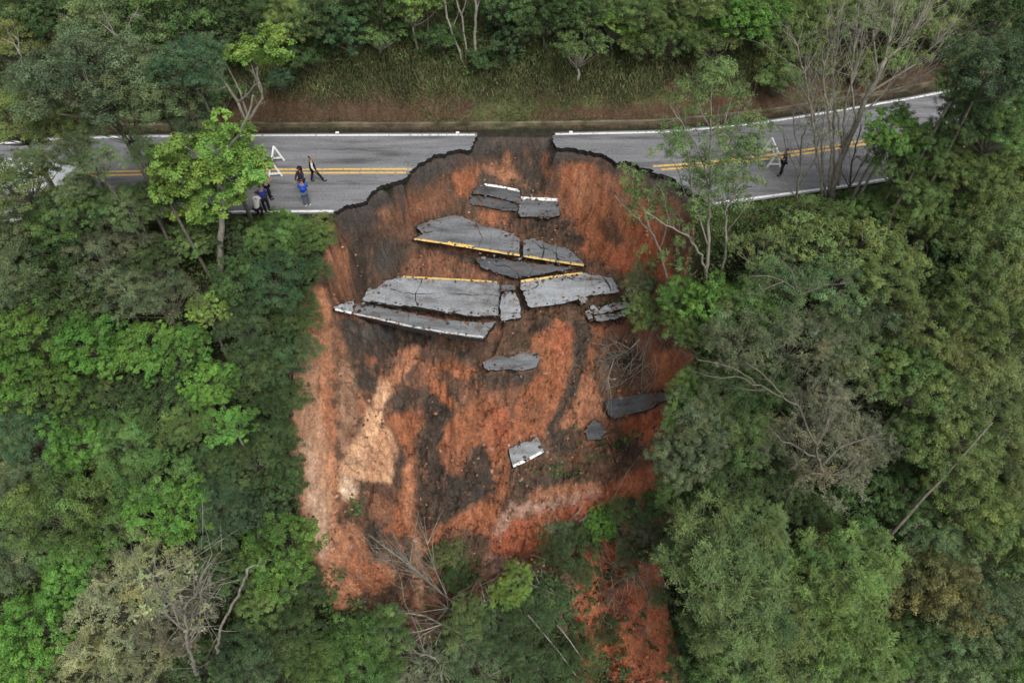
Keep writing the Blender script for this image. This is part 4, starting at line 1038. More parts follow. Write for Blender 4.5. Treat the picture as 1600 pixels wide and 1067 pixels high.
px_tree("clumpy_tree", "lime green umbrella crown on bare forked limbs above the far left road edge", (385, 215),
  [([(392,240),(388,195),(380,180),(372,160)], 5, 3.5), ([(372,160),(355,135),(340,115),(322,92)], 3.5, 1.5), ([(388,190),(405,165),(412,150),(404,130),(402,105)], 4, 2.5), ([(372,160),(392,142),(404,130)], 3, 2), ([(388,190),(378,150),(362,120),(352,98)], 3, 1.5), ([(408,145),(398,120),(392,100)], 2, 1.5), ([(340,115),(318,100),(295,95)], 2, 1), ([(355,135),(340,140),(330,132)], 1.5, 0.8)],
  [(368,80,17),(390,72,18),(412,62,18),(430,58,16),(440,75,18),(400,90,18),(420,88,17),(380,92,13),(442,92,13),(355,90,11),(418,45,12),(435,45,11)], 'lm', M_BARKP, 0.14, 0.08, 1700, twigs=3, twlen=22, seed=32, spread=0.4, dy=-2.5)
# pale trunks seen against the dark wood beyond the road
for j, (lab, pl, w0, w1) in enumerate([
  ("left of three pale trunks rising from the grass bank above the gap", [(725,100),(718,80),(706,50),(697,20),(690,-30)], 3.6, 3.0),
  ("middle pale trunk of three rising from the grass bank above the gap", [(730,100),(727,60),(720,25),(711,-5),(705,-30)], 3, 2.4),
  ("thickest pale trunk, right of three rising from the grass bank", [(742,102),(742,60),(744,20),(742,-30)], 4.2, 3.6)]):
    px_tree("slender_tree", lab, pl[0], [(pl, w0, w1), ([pl[2], (pl[2][0]+12, pl[2][1]-40)], 1.6, 0.8)], [(pl[-1][0]+8, pl[-1][1]-12, 22), (pl[-1][0]-14, pl[-1][1]-6, 18)], 'dk', M_BARKP, seed=40+j, spread=0.3, group="pale trunks at the edge of the wood beyond the road")
for j, (lab, u, v0, w) in enumerate([("thin grey trunk standing left of the three pale trunks", 668, 80, 1.8), ("left of two thin grey trunks right of the pale trunks", 826, 65, 2.0), ("right of two thin grey trunks right of the pale trunks", 838, 68, 2.6), ("leaning thin grey trunk above the red scrape on the bank", 1075, 92, 2.4)]):
    tx = 24 if j == 3 else 1
    px_tree("slender_tree", lab, (u, v0), [([(u, v0), (u + tx*0.5, v0-50), (u + tx, v0-105)], w, w*0.8)], [(u + tx, v0-112, 18)], 'dk', M_BARK, seed=50+j, spread=0.3, group="thin trunks at the edge of the wood")
# thin crowned tree in front of the right road end
rb = [(1050,120,1170,180),(1030,170,1200,240),(1060,200,1190,290),(1080,240,1160,330),(1100,100,1140,130)]
px_tree("thin_tree", "tall pale trunked tree with airy crown in front of the right broken road end", (1104, 440),
  [([(1104,440),(1106,380),(1108,330),(1109,280),(1110,220),(1112,150),(1112,110)], 6, 1.2), ([(1107,385),(1095,350),(1085,320),(1080,285),(1075,240)], 3, 1), ([(1103,425),(1092,390),(1075,370),(1055,358),(1030,345),(1005,325)], 3.6, 1.2), ([(1109,290),(1130,240),(1150,200),(1170,160)], 2.5, 0.8),
   ([(1109,300),(1095,240),(1070,200),(1050,170)], 2.4, 0.8), ([(1110,230),(1135,190),(1145,150)], 2, 0.8), ([(1085,320),(1070,300),(1060,270),(1050,250)], 2, 0.8), ([(1110,200),(1090,160),(1080,130)], 1.6, 0.7), ([(1055,358),(1040,330),(1035,300)], 1.6, 0.7)],
  cl(5, 130, rb, 10, 19) + cl(6, 18, [(1000,320,1090,400)], 6, 11), 'fe', M_BARKP, 0.10, 0.040, 900, twigs=8, twlen=34, seed=60, spread=1.0, sub=8)
px_tree("thin_tree", "slim pale trunk with thin leaves just right of the airy tree", (1127, 440),
  [([(1127,460),(1129,410),(1135,370),(1135,335),(1138,318)], 4, 2.6), ([(1136,330),(1130,310),(1128,280),(1135,240)], 2, 0.8), ([(1137,322),(1148,305),(1160,270),(1175,235)], 2, 0.8), ([(1137,360),(1150,345),(1162,325),(1185,300)], 1.6, 0.7)],
  cl(7, 34, [(1120,240,1200,320),(1150,200,1215,260)], 7, 14), 'gy', M_BARKP, 0.11, 0.05, 900, twigs=6, twlen=30, seed=61, spread=0.8, sub=8)
px_tree("thin_tree", "pale forked tree leaning left over the red earth, right side of the scar", (1046, 437),
  [([(1046,437),(1036,410),(1030,390),(1022,372),(1010,355),(992,338),(970,320),(960,305)], 4, 1), ([(1020,368),(1012,345),(1008,330),(995,315),(985,290),(975,270)], 2.6, 1), ([(992,338),(990,325),(975,318),(962,300)], 1.6, 0.6), ([(1030,390),(1045,350),(1040,320),(1030,290)], 2, 0.8), ([(1008,330),(1030,300),(1045,275)], 1.8, 0.7)],
  cl(8, 40, [(965,260,1010,320),(985,290,1050,345),(1010,280,1060,330)], 7, 13) + cl(9, 12, [(1020,360,1070,420)], 6, 11), 'fe', M_BARKP, 0.11, 0.045, 900, twigs=5, twlen=30, seed=62, spread=0.7, sub=8)
# leafless many stemmed tree over the right road
ST = []
rgs = np.random.default_rng(9)
fans = [(1305,300,1385,90,7,3.5),(1300,300,1330,120,5,2.5),(1290,305,1262,150,4,1.5),(1285,305,1240,60,3.5,1.2),(1295,300,1285,80,4,1.5),(1300,290,1310,60,4,1.5),(1310,290,1350,30,4,1.5)]
limbs = [([(1302,318),(1300,290),(1318,240),(1338,190),(1358,145),(1382,95)], 9, 5)]
for (a, b_, c, d, w0, w1) in fans[2:]:
    m_ = ((a+c)/2 + rgs.uniform(-10, 10), (b_+d)/2)
    limbs.append(([(a, b_), ((a+m_[0])/2+rgs.uniform(-4, 4), (b_+m_[1])/2), m_, ((c+m_[0])/2+rgs.uniform(-6, 6), (d+m_[1])/2), (c, d)], w0, w1))
limbs += [([(1382,95),(1392,50),(1400,0)], 4, 1.5), ([(1382,95),(1420,60),(1450,10)], 3, 1.2), ([(1358,145),(1400,120),(1440,95),(1480,50)], 3, 1), ([(1345,178),(1380,150),(1420,135),(1455,100)], 2.4, 0.9), ([(1338,190),(1330,130),(1335,60),(1345,0)], 3, 1), ([(1318,240),(1305,170),(1300,100),(1310,20)], 3, 1),
          ([(1290,290),(1275,250),(1270,200),(1265,120)], 2.6, 1), ([(1372,115),(1365,60),(1370,-10)], 2.6, 1)]
px_tree("bare_tree", "leafless grey tree with one thick leaning trunk and many upright twigs over the right road", (1302, 318), limbs,
  cl(12, 70, [(1240,20,1340,140),(1330,0,1440,90),(1400,40,1500,110),(1250,120,1320,220)], 6, 11), 'ol', M_BARKP, 0.10, 0.045, 420, twigs=26, twlen=60, seed=63, spread=1.3, sub=6)
px_tree("bare_tree", "dark many branched bare shrub tree standing before the lone right person", (1246, 335),
  [([(1246,345),(1246,300),(1250,270),(1252,230),(1262,190)], 4, 1.4), ([(1250,270),(1238,255),(1228,238),(1222,205)], 2, 0.8), ([(1248,290),(1262,270),(1272,250),(1280,215)], 2, 0.8), ([(1246,310),(1236,300),(1226,290)], 1.4, 0.7), ([(1252,240),(1240,200),(1238,160)], 1.8, 0.8)],
  cl(14, 10, [(1215,190,1285,240)], 4, 7), 'gd', M_BARK, 0.11, 0.045, 120, twigs=10, twlen=36, seed=64, spread=0.5, sub=6)
px_tree("bare_tree", "bare leaning stems crossing the right lane, between the thick trunk and the bright green tree", (1330, 320),
  [([(1330,325),(1328,280),(1335,240),(1345,200)], 3.4, 1.4), ([(1329,290),(1345,260),(1362,235)], 2, 0.8), ([(1330,300),(1315,270),(1312,235)], 2, 0.8)], cl(15, 8, [(1310,200,1370,250)], 4, 7), 'gd', M_BARK, 0.11, 0.045, 120, twigs=9, twlen=36, seed=65, spread=0.5, sub=6)
# visible trunks left
px_tree("slender_tree", "pale leaning trunk below the road, left under the big lime tree", (268, 400), [([(268,400),(262,375),(254,355),(247,338)], 8, 6), ([(250,345),(235,320),(225,300)], 3, 1.5)], [(228,300,14),(250,325,12)], 'gy', M_BARK, seed=70, spread=0.2)
px_tree("forked_tree", "pale forked branches poking out of the canopy near the top left", (190, 100), [([(190,110),(190,85),(188,62)], 3, 2.4), ([(188,62),(172,48),(160,38)], 2, 1), ([(188,62),(200,40),(208,22)], 2, 1), ([(178,52),(166,30),(158,12)], 1.4, 0.7)], [], 'gy', M_BARKP, seed=71, spread=0.2, twigs=5, twlen=20, dy=-5.0)
px_tree("forked_tree", "thin pale forked trunk by a dark hollow near the top left edge", (36, 112), [([(36,112),(33,90),(26,75)], 2.8, 1.6), ([(30,80),(26,64),(20,55)], 1.5, 0.8), ([(26,75),(14,66),(4,60)], 1.4, 0.7)], [], 'gy', M_BARKP, seed=72, spread=0.2, twigs=4, twlen=18, dy=-5.0)
px_tree("dry_tree", "bleached dry tree with a pale forked trunk, low in the left forest", (310, 1060),
  [([(312,1058),(300,1030),(292,1000),(288,965),(282,930)], 5, 2), ([(290,985),(275,975),(262,960)], 2.4, 1), ([(288,950),(305,930),(312,905)], 2, 0.9), ([(330,955),(316,930),(306,905)], 2.2, 0.9), ([(286,960),(260,930),(240,900)], 2, 0.9)], cl(16, 14, [(210,870,320,990)], 8, 14), 'dry', M_BARKP, 0.11, 0.05, 160, twigs=14, twlen=44, seed=73, spread=0.6, dy=-2.5)
px_tree("curved_tree", "long curved bare stem arching up through the dark gap, lower left", (338, 1030), [([(338,1035),(340,1000),(350,970),(364,948),(378,920),(386,888)], 3.6, 2), ([(386,888),(398,884),(412,880)], 1.6, 0.8)], [(412,880,10)], 'md', M_BARKP, seed=74, spread=0.1, dy=-2.0)
# dead grey crown branches right of the slide
px_tree("dead_tree", "dead grey branches with bleached twigs reaching left beside the right rim", (1262, 650),
  [([(1262,655),(1245,632),(1225,622),(1200,608),(1180,600),(1150,588)], 4, 1.4), ([(1225,622),(1205,600),(1185,580),(1165,565)], 2.4, 0.9), ([(1200,608),(1170,612),(1150,605)], 2, 0.8), ([(1180,600),(1150,575),(1120,568),(1090,562)], 2, 0.8), ([(1150,588),(1115,590),(1085,580)], 1.6, 0.7)], [], 'dead', M_BARK, seed=75, spread=0.4, twigs=10, twlen=28, dy=-2.4)
px_tree("dead_tree", "tangled grey dead crown with pale twigs in the middle of the right forest", (1290, 780),
  [([(1290,790),(1285,740),(1275,700),(1262,670)], 5, 2), ([(1282,720),(1250,700),(1225,690),(1200,665)], 2.4, 0.9), ([(1282,730),(1310,700),(1335,690),(1365,680)], 2.4, 0.9), ([(1275,700),(1290,660),(1310,630)], 2, 0.8), ([(1285,740),(1260,740),(1240,760)], 2, 0.8), ([(1285,740),(1320,740),(1350,720)], 2, 0.8), ([(1262,670),(1250,640),(1235,610)], 1.8, 0.7)],
  [], 'dead', M_BARK, seed=76, spread=0.9, twigs=14, twlen=34, dy=-2.2)
px_tree("dead_tree", "grey bare twigs fanning over the canopy right of the airy tree", (1260, 470),
  [([(1262,475),(1245,455),(1225,440),(1200,428),(1170,432)], 2.6, 1), ([(1225,440),(1200,450),(1180,460)], 1.6, 0.7), ([(1245,455),(1240,430),(1225,410)], 1.6, 0.7), ([(1250,460),(1290,445),(1330,440)], 1.8, 0.7)], [], 'dead', M_BARK, seed=77, spread=0.4, twigs=9, twlen=26, dy=-3.0)

def fallen(name, label, path, w0, w1, h0, h1, bark, twigs=0, twlen=30, seed=1, forks=()):
    """a trunk lying or leaning on the slope: photo path with heights above the ground"""
    rg = np.random.default_rng(seed)
    n = len(path); hh = np.linspace(h0, h1, n)
    P_ = np.array([hit(u, v, h) for (u, v), h in zip(path, hh)])
    root = empty(name, P_[0], 0, label, "fallen trunk", None)
    k = np.linalg.norm(P_[0] - CAMP) / FPX
    m = MB(); m.tube(P_ - P_[0], np.linspace(w0, w1, n) * k / 2, 6); m.build("trunk", bark, root, smooth=True)
    b2 = MB(); ok = False
    for fk, a, b_ in forks:
        Q = np.array([hit(u, v, h0 + 0.2) for u, v in fk]); fb = MB(); fb.tube(Q - P_[0], np.linspace(a, b_, len(Q)) * k / 2, 5)
        for _ in range(twigs // 2):
            j = rg.integers(1, len(Q)); d = (Q[j] - Q[j-1]); d /= np.linalg.norm(d); d = d + rg.normal(0, 0.5, 3); e = Q[j] + d * twlen * k * rg.uniform(.3, 1)
            fb.tube(np.array([Q[j], (Q[j]+e)/2 + rg.normal(0, .05, 3), e]) - P_[0], [0.018, 0.012, 0.005], 3, cap=False)
        fb.build('branch', bark, root)
    for _ in range(twigs):
        f = rg.uniform(0.4, 1) * (n-1); i = int(min(f, n-2)); s_ = P_[i] * (1-(f-i)) + P_[i+1] * (f-i)
        d = (P_[-1] - P_[0]); d /= np.linalg.norm(d); d = d + rg.normal(0, 0.45, 3); d[2] = abs(d[2]) * 0.6; e = s_ + d * twlen * k * rg.uniform(.3, 1)
        b2.tube(np.array([s_, (s_+e)/2 + rg.normal(0, .06, 3), e]) - P_[0], [0.022, 0.014, 0.005], 3, cap=False); ok = True
    if ok: b2.build("branches", bark, root)
    return root
fallen("leaning_trunk", "long straight bare trunk leaning up right through the right forest canopy", [(1378,850),(1410,815),(1445,775),(1475,745),(1510,705),(1550,660)], 5.5, 2, 3.0, 8.5, M_BARK, 0, 40, 81)
fallen("leaning_trunk", "short dark leaning trunk parallel beneath the long straight one", [(1388,862),(1410,842),(1440,815)], 3, 2, 2.0, 4.5, M_BARKD, 0, 0, 82)
fallen("fallen_tree", "longest bleached fallen tree at the slide foot, fine twigs pointing up left", [(800,1005),(745,965),(700,935),(660,900),(625,872),(595,850)], 4.5, 1.4, 0.7, 0.5, M_BARKP, 44, 70, 83, [([(700,935),(680,890),(668,850)], 2, .8), ([(745,965),(700,950),(640,958)], 2, .8), ([(660,900),(640,880),(610,875)], 1.6, .7)])
fallen("fallen_tree", "white crooked fallen branch at the slide foot below the longest one", [(760,1000),(722,990),(690,975),(665,962),(640,958),(620,958)], 3.6, 1.6, 1.4, 1.4, M_WPAINT if False else M_BARKP, 12, 40, 84, [([(690,975),(660,985),(630,990)], 2, .8), ([(640,958),(632,940),(628,920)], 1.8, .8)])
fallen("fallen_tree", "arched white dead branch near the bottom edge of the slide foot", [(690,1062),(688,1040),(680,1028),(665,1022),(640,1030)], 3.6, 1.6, 1.2, 1.6, M_BARKP, 18, 44, 85, [([(680,1028),(700,1010),(720,1008)], 1.8, .8)])
fallen("fallen_tree", "thin pale pole lying down right through the shrubs at the slide foot", [(825,960),(850,990),(875,1020),(900,1055)], 2.4, 1.6, 1.9, 1.9, M_BARKP, 0, 30, 86)
fallen("fallen_tree", "second thin pole lying parallel right of the first among the shrubs", [(870,975),(890,1000),(910,1030)], 2, 1.4, 2.2, 2.2, M_BARKP, 0, 30, 87)
fallen("fallen_branch", "short white broken stick poking over the left rim of the slide", [(460,583),(478,577),(499,569)], 1.6, 1.8, 1.0, 1.0, M_BARKP, 0, 0, 88)
fallen("fallen_branch", "grey tangle of uprooted roots right of the narrow dark gully", [(1000,530),(985,545),(960,560),(945,580)], 3, 1.2, 0.5, 0.2, M_BARKP, 40, 40, 89, [([(985,545),(965,535),(950,540)], 2, 1), ([(960,560),(950,590),(955,620)], 2, 1)])
fallen("fallen_branch", "bare thin branches lying over the red earth beside the feathery crown", [(1045,850),(1010,880),(975,910),(950,940)], 2, 1, 0.4, 0.3, M_BARK, 26, 50, 90, [([(1010,880),(1015,920),(1010,980)], 1.6, .8)])
fallen("fallen_branch", "thin stick lying on bare red soil above the lower shrubs", [(895,808),(905,798),(912,785)], 1.8, 1.2, 0.25, 0.25, M_BARKP, 0, 0, 91)

# ------------------------------------------------------------------ ground cover (nobody could count it)
rg = np.random.default_rng(5)
N = 23000
cx = rg.uniform(-42, 46, N); cy = rg.uniform(3, 56, N)
dn_, up_, ds_ = yL(cx) - cy, cy - yU(cx), sdist(cx, cy)
keep = ((dn_ > 0.9) | (up_ > 4.2)) & (ds_ < -0.15)
cx, cy = cx[keep], cy[keep]; dn_, ds_ = dn_[keep], ds_[keep]
rad = rg.uniform(0.35, 0.85, len(cx)) * np.clip(0.5 + dn_ * 0.25, 0.45, 1)
rad = np.where((yU(cx) < cy), rg.uniform(.4, .8, len(cx)), rad)
# shrubs creeping over the lower part of the slide, and tufts on it
ext = []
for (u, v, ru, rv, n, r0) in [(880,850,45,30,40,.35),(985,820,60,26,46,.35),(930,895,50,14,20,.25),(860,930,60,40,70,.45),(740,950,60,50,60,.4),(820,1020,80,50,110,.4),(600,1010,70,36,70,.45),(690,1040,60,30,60,.4),(930,1050,60,30,50,.4),(1010,870,50,20,24,.25),(700,880,40,30,26,.25),(560,790,14,12,8,.25),(975,690,60,14,26,.22),(880,735,40,10,16,.18),(890,960,20,50,26,.3),(1050,870,24,40,24,.3),(980,1000,50,50,12,.2),(520,920,12,30,12,.3), (960,470,20,8,6,.25)]:
    for _ in range(n):
        p = hit(u + rg.normal(0, .55) * ru, v + rg.normal(0, .55) * rv); ext.append((p[0], p[1], r0 * rg.uniform(.6, 1.3)))
ext = np.array(ext)
cx = np.r_[cx, ext[:, 0]]; cy = np.r_[cy, ext[:, 1]]; rad = np.r_[rad, ext[:, 2]]
cz = surf(cx, cy, detail=True)
hgt = np.abs(fbm(cx * 0.5, cy * 0.5, seed=201)) * 1.2 * (np.clip(yL(cx) - cy, 0, 3) / 3)
hgt[-len(ext):] = 0
tn = fbm(cx * 0.25, cy * 0.25, seed=211)
base = np.where((tn > 0.0)[:, None], np.array([[0.085, 0.145, 0.042]]), np.array([[0.070, 0.110, 0.042]])) * rg.uniform(0.7, 1.3, (len(cx), 1))
pal = rg.random(len(cx))[:, None]
base = np.where(pal > 0.9, np.array([[0.10, 0.13, 0.04]]), base); base = np.where(pal < 0.06, np.array([[0.09, 0.075, 0.045]]), base)
V, F, Tt = puffs(rg, np.stack([cx, cy, cz + rad * 0.25 + hgt], 1), rad, 85, 0.20, 0.10, sub=6, tints=base)
tag(mesh_np("undergrowth", V, F, M_UNDER, cols=Tt), kind="stuff")

# grasses on the bank and the shoulders
def blades(name, n, xr, frange, hgt, wid, cols, seed, dens, lean=0.45):
    rg = np.random.default_rng(seed)
    x = rg.uniform(*xr, n); s = rg.uniform(*frange, n)
    y = np.where(s > 0, yU(x) + s, yL(x) + s)
    k = rg.random(n) < dens(x, s); x, y, s = x[k], y[k], s[k]; n = len(x)
    k = sdist(x, y) < -0.05; x, y, s = x[k], y[k], s[k]; n = len(x)
    z = surf(x, y, detail=True)
    h = hgt(s) * rg.uniform(0.5, 1.3, n)
    d = rg.normal(0, lean, (n, 3)); d[:, 2] = 1; d[:, 1] -= 0.25
    d /= np.linalg.norm(d, axis=1, keepdims=True)
    p = np.stack([x, y, z], 1); sd = np.stack([rg.normal(size=n), rg.normal(size=n) * 0.5, np.zeros(n)], 1); sd /= np.linalg.norm(sd, axis=1, keepdims=True)
    w = wid * rg.uniform(.6, 1.4, (n, 1)); mid = p + d * h[:, None] * 0.6; tip = mid + (d + np.array([0, 0, -0.5]) + rg.normal(0, .3, (n, 3))) * h[:, None] * 0.45
    V = np.stack([p - sd * w * .5, p + sd * w * .5, mid + sd * w * .5, tip, mid - sd * w * .5], 1).reshape(-1, 3)
    I_ = np.arange(n)[:, None] * 5
    F1 = I_ + np.array([[0, 1, 2, 4]]); F2 = I_ + np.array([[4, 2, 3]])
    ci = rg.integers(0, len(cols), n); c = np.array(cols)[ci] * rg.uniform(.7, 1.3, (n, 1)) * (1 + 0.5 * fbm(x * .6, y * .6, seed=seed)[:, None])
    tag(mesh_np(name, V, [F1, F2], M_GRASS, cols=np.repeat(c, 5, axis=0)), kind="stuff")
gn = lambda x, s: sstep(-0.1, 0.35, fbm(x * 0.45, s * 0.8, seed=300, octv=3) + 0.45 * np.exp(-((x - 1) / 5)**2) - 0.15)
blades("tall_grass", 90000, (-34, 38), (2.3, 8.5), lambda s: 0.35 + 0.5 * sstep(2.5, 4.5, s), 0.035, [(0.10,0.13,0.045),(0.15,0.16,0.065),(0.19,0.17,0.095),(0.07,0.11,0.035)], 301, lambda x, s: 0.25 + 0.75 * sstep(2.2, 3.6, s + 0.8 * fbm(x * .4, s, seed=302)))
blades("short_grass", 60000, (-34, 38), (1.0, 4.2), lambda s: 0.20 + 0 * s, 0.035, [(0.09,0.14,0.04),(0.13,0.14,0.055),(0.13,0.10,0.055)], 303, lambda x, s: 0.10 + 0.8 * gn(x, s))
blades("short_grass", 60000, (-34, 38), (-2.6, -0.28), lambda s: 0.12 + 0.12 * sstep(0.5, 2.0, -s), 0.03, [(0.10,0.17,0.04),(0.13,0.18,0.05),(0.08,0.13,0.035)], 304, lambda x, s: 0.9 + 0 * s, 0.6)

# clods and stones strewn over the slide
def rubble(name, n, seed, size, cols, region):
    rg = np.random.default_rng(seed)
    x = rg.uniform(-13, 12, n * 2); y = rg.uniform(6, 36, n * 2)
    k = sdist(x, y) > 0.35; x, y = x[k][:n], y[k][:n]; n = len(x)
    k = (rg.random(n) < region(x, y)) & ~on_slab(x, y) & (x > -9.5); x, y = x[k], y[k]; n = len(x)
    z = surf(x, y, detail=True)
    O = np.array([[1,0,0],[0,1,0],[-1,0,0],[0,-1,0],[0,0,1],[0,0,-1],[.6,.6,.55],[-.6,.6,.5],[-.6,-.6,.55],[.6,-.6,.5]], float)
    Fq = np.array([[0,6,4],[6,1,4],[1,7,4],[7,2,4],[2,8,4],[8,3,4],[3,9,4],[9,0,4],[0,5,1],[1,5,2],[2,5,3],[3,5,0],[0,1,6],[1,2,7],[2,3,8],[3,0,9]])
    r = size[0] + (size[1] - size[0]) * rg.random(n)**4
    V = O[None] * (1 + rg.normal(0, .22, (n, 10, 3))) * r[:, None, None] * rg.uniform(.6, 1.3, (n, 1, 3)) + np.stack([x, y, z + r * .2], 1)[:, None]
    F = (np.arange(n)[:, None, None] * 10 + Fq[None]).reshape(-1, 3)
    ci = rg.integers(0, len(cols), n); c = np.array(cols)[ci] * rg.uniform(.7, 1.25, (n, 1))
    return tag(mesh_np(name, V.reshape(-1, 3), F, M_SOIL, cols=np.repeat(c, 10, axis=0)), kind="stuff")
reg = lambda x, y: 0.15 + 0.85 * sstep(-0.1, 0.4, fbm(x * .5, y * .5, seed=400, octv=3))
rubble("soil_clods", 9000, 401, (0.02, 0.13), [C['brown'], C['rust'], C['brown'], C['clay'], C['pink']], reg)

rg = np.random.default_rng(450); n = 42000
x = rg.uniform(-13, 12, n); y = rg.uniform(6, 36, n)
k = (sdist(x, y) > 0.2) & ~on_slab(x, y) & (SMOO[np.clip(np.searchsorted(GY, y), 1, len(GY)-1), np.clip(np.searchsorted(GX, x), 1, len(GX)-1)] < 0.4); x, y = x[k], y[k]; n = len(x)
ix = np.clip(np.searchsorted(GX, x), 1, len(GX) - 1); iy = np.clip(np.searchsorted(GY, y), 1, len(GY) - 1)
z = ZZ[iy, ix]; c = colg.reshape(ny, nx, 3)[iy, ix] * rg.uniform(0.65, 1.45, (n, 1))
r = 0.02 + 0.07 * rg.random(n)**3
O = np.array([[1,0,0],[0,1,0],[-1,0,0],[0,-1,0],[0,0,.9],[0,0,-.6]], float); Fq = np.array([[0,1,4],[1,2,4],[2,3,4],[3,0,4],[1,0,5],[2,1,5],[3,2,5],[0,3,5]])
V = O[None] * (1 + rg.normal(0, .28, (n, 6, 3))) * r[:, None, None] + np.stack([GX[ix], GY[iy], z + r * .3], 1)[:, None]
tag(mesh_np("grit", V.reshape(-1, 3), (np.arange(n)[:, None, None] * 6 + Fq[None]).reshape(-1, 3), M_SOIL, cols=np.repeat(c, 6, axis=0)), kind="stuff")

def crumbs(name, mat, col, n_each, size, seed, which, spread, inward):
    rg = np.random.default_rng(seed); VV, CC = [], []
    O = np.array([[1,0,0],[0,1,0],[-1,0,0],[0,-1,0],[0,0,.7],[0,0,-.6]], float)
    for i in which:
        c0, n0, t = SLP[i]; t2 = np.vstack([t, t[:1]]); L_ = np.linalg.norm(np.diff(t2, axis=0), axis=1); w = L_ / L_.sum()
        for _ in range(int(n_each * L_.sum() / 6)):
            e = rg.choice(len(w), p=w); f = rg.random(); q = t2[e] * (1-f) + t2[e+1] * f
            q = q + rg.normal(0, spread, 3) * np.array([1, 1, 0]) + (c0 - q) * inward * rg.random()
            if on_slab(q[:1], q[1:2])[0]: zz = c0[2] - ((q[0]-c0[0]) * n0[0] + (q[1]-c0[1]) * n0[1]) / n0[2]
            else: zz = ZZ[min(np.searchsorted(GY, q[1]), ny-1), min(np.searchsorted(GX, q[0]), nx-1)]
            r = size[0] + (size[1] - size[0]) * rg.random()**3
            VV.append(O * (1 + rg.normal(0, .3, (6, 3))) * r * np.array([1, 1, .7]) + [q[0], q[1], zz + r * .25]); CC.append(np.array(col[rg.integers(len(col))]) * rg.uniform(.7, 1.3))
    n = len(VV); Fq = np.array([[0,1,4],[1,2,4],[2,3,4],[3,0,4],[1,0,5],[2,1,5],[3,2,5],[0,3,5]])
    tag(mesh_np(name, np.array(VV).reshape(-1, 3), (np.arange(n)[:, None, None] * 6 + Fq[None]).reshape(-1, 3), mat, cols=np.repeat(np.array(CC), 6, axis=0)), kind="stuff")
crumbs("asphalt_crumbs", M_SOIL, [(0.13, 0.135, 0.14), (0.19, 0.195, 0.2), (0.06, 0.06, 0.06)], 22, (0.02, 0.14), 470, range(len(SL)), 0.22, 0.0)
crumbs("mud_clods", M_SOIL, [C['brown'], C['dark'], C['rust']], 60, (0.02, 0.12), 471, range(len(SL)), 0.12, 0.14)

# roots, sticks and litter on the bare earth
m = MB(); rg = np.random.default_rng(510)
for (u, v, ru, rv, n, h0) in [(780,970,110,60,120,.9),(700,1030,90,40,90,.9),(950,840,90,30,90,.5),(1000,900,50,60,60,.4),(600,900,50,30,20,.3),(1060,790,30,30,30,.6),(990,560,50,40,50,.2)]:
    for _ in range(n):
        a = hit(u + rg.normal(0, .6) * ru, v + rg.normal(0, .6) * rv, 0.0); z0 = h0 * rg.uniform(.4, 1.3); ln = rg.uniform(.5, 2.2); th = rg.choice([rg.uniform(1.8, 2.8), rg.uniform(0, 6.28)])
        P_ = []
        for k in range(4):
            q = a + np.array([math.cos(th), math.sin(th), 0]) * ln * k / 3 + rg.normal(0, .05, 3); q[2] = float(surf(q[0], q[1])) + z0 + rg.uniform(-.06, .1); P_.append(q)
        m.tube(P_, np.linspace(.018, .006, 4), 3, cap=False)
tag(m.build("brushwood", M_BARKP), kind="stuff")
m = MB(); rg = np.random.default_rng(500)
for (u, v, ru, rv, n) in [(960,590,50,60,60),(590,720,30,50,30),(900,720,80,30,50),(700,520,120,12,30),(640,400,60,40,30),(740,880,60,30,40),(980,900,60,70,60),(560,600,30,60,24),(760,640,160,100,60)]:
    for _ in range(n):
        a = hit(u + rg.normal(0, .6) * ru, v + rg.normal(0, .6) * rv, 0.06); th = rg.uniform(0, 6.28); ln = rg.uniform(.15, 0.6)
        P_ = [a]
        for _ in range(3):
            th += rg.normal(0, .5); q = P_[-1] + np.array([math.cos(th), math.sin(th), 0]) * ln / 3; q[2] = float(surf(q[0], q[1])) + rg.uniform(.05, .22); P_.append(q)
        if on_slab(np.array([p_[0] for p_ in P_]), np.array([p_[1] for p_ in P_])).any(): continue
        m.tube(P_, np.linspace(.014, .006, 4), 3, cap=False)
tag(m.build("dead_sticks", M_BARK), kind="stuff")
# ------------------------------------------------------------------ white sawhorse barriers
def barrier(label, far, near, h=0.92, half=0.36):
    """far / near: photo positions of the ground under both ends of the beam"""
    a, b = on_z(*far), on_z(*near); c = (a + b) / 2
    root = empty("road_barrier", (c[0], c[1], 0.0), 0, label, "barrier", "white sawhorse barriers closing the road")
    d = b - a; L = np.linalg.norm(d); d /= L; s = np.array([-d[1], d[0], 0.0])
    R_ = np.stack([d, s, [0, 0, 1]], 1)
    m = MB(); m.box((0, 0, h), (L, 0.07, 0.14), R_); m.build("beam", M_WPAINT, root)
    for e in (-1, 1):
        p = d * e * (L/2 - 0.06)
        for q in (-1, 1):
            m = MB(); top = p + np.array([0, 0, h + 0.02]) + s * q * 0.03; bot = p + s * q * half + np.array([0, 0, 0.01])
            ax = top - bot; ln = np.linalg.norm(ax); ax /= ln; s2 = np.cross(d, ax)
            m.box((top + bot) / 2, (0.06, 0.09, ln), np.stack([d, s2, ax], 1)); m.build("leg", M_WPAINT, root)
        m = MB(); m.box(p * 1.03 + np.array([0, 0, 0.20]), (0.05, half * 1.72, 0.09), R_); m.build("crossbar", M_WPAINT, root)
barrier("white sawhorse barrier standing left of the people, across the left road", (434.5, 251), (430.5, 277))
barrier("white sawhorse barrier beside the lone person on the right road", (1199, 238), (1209, 262))
barrier("white sawhorse barrier half hidden by leaves, rightmost on the road", (1401, 252), (1399, 270))

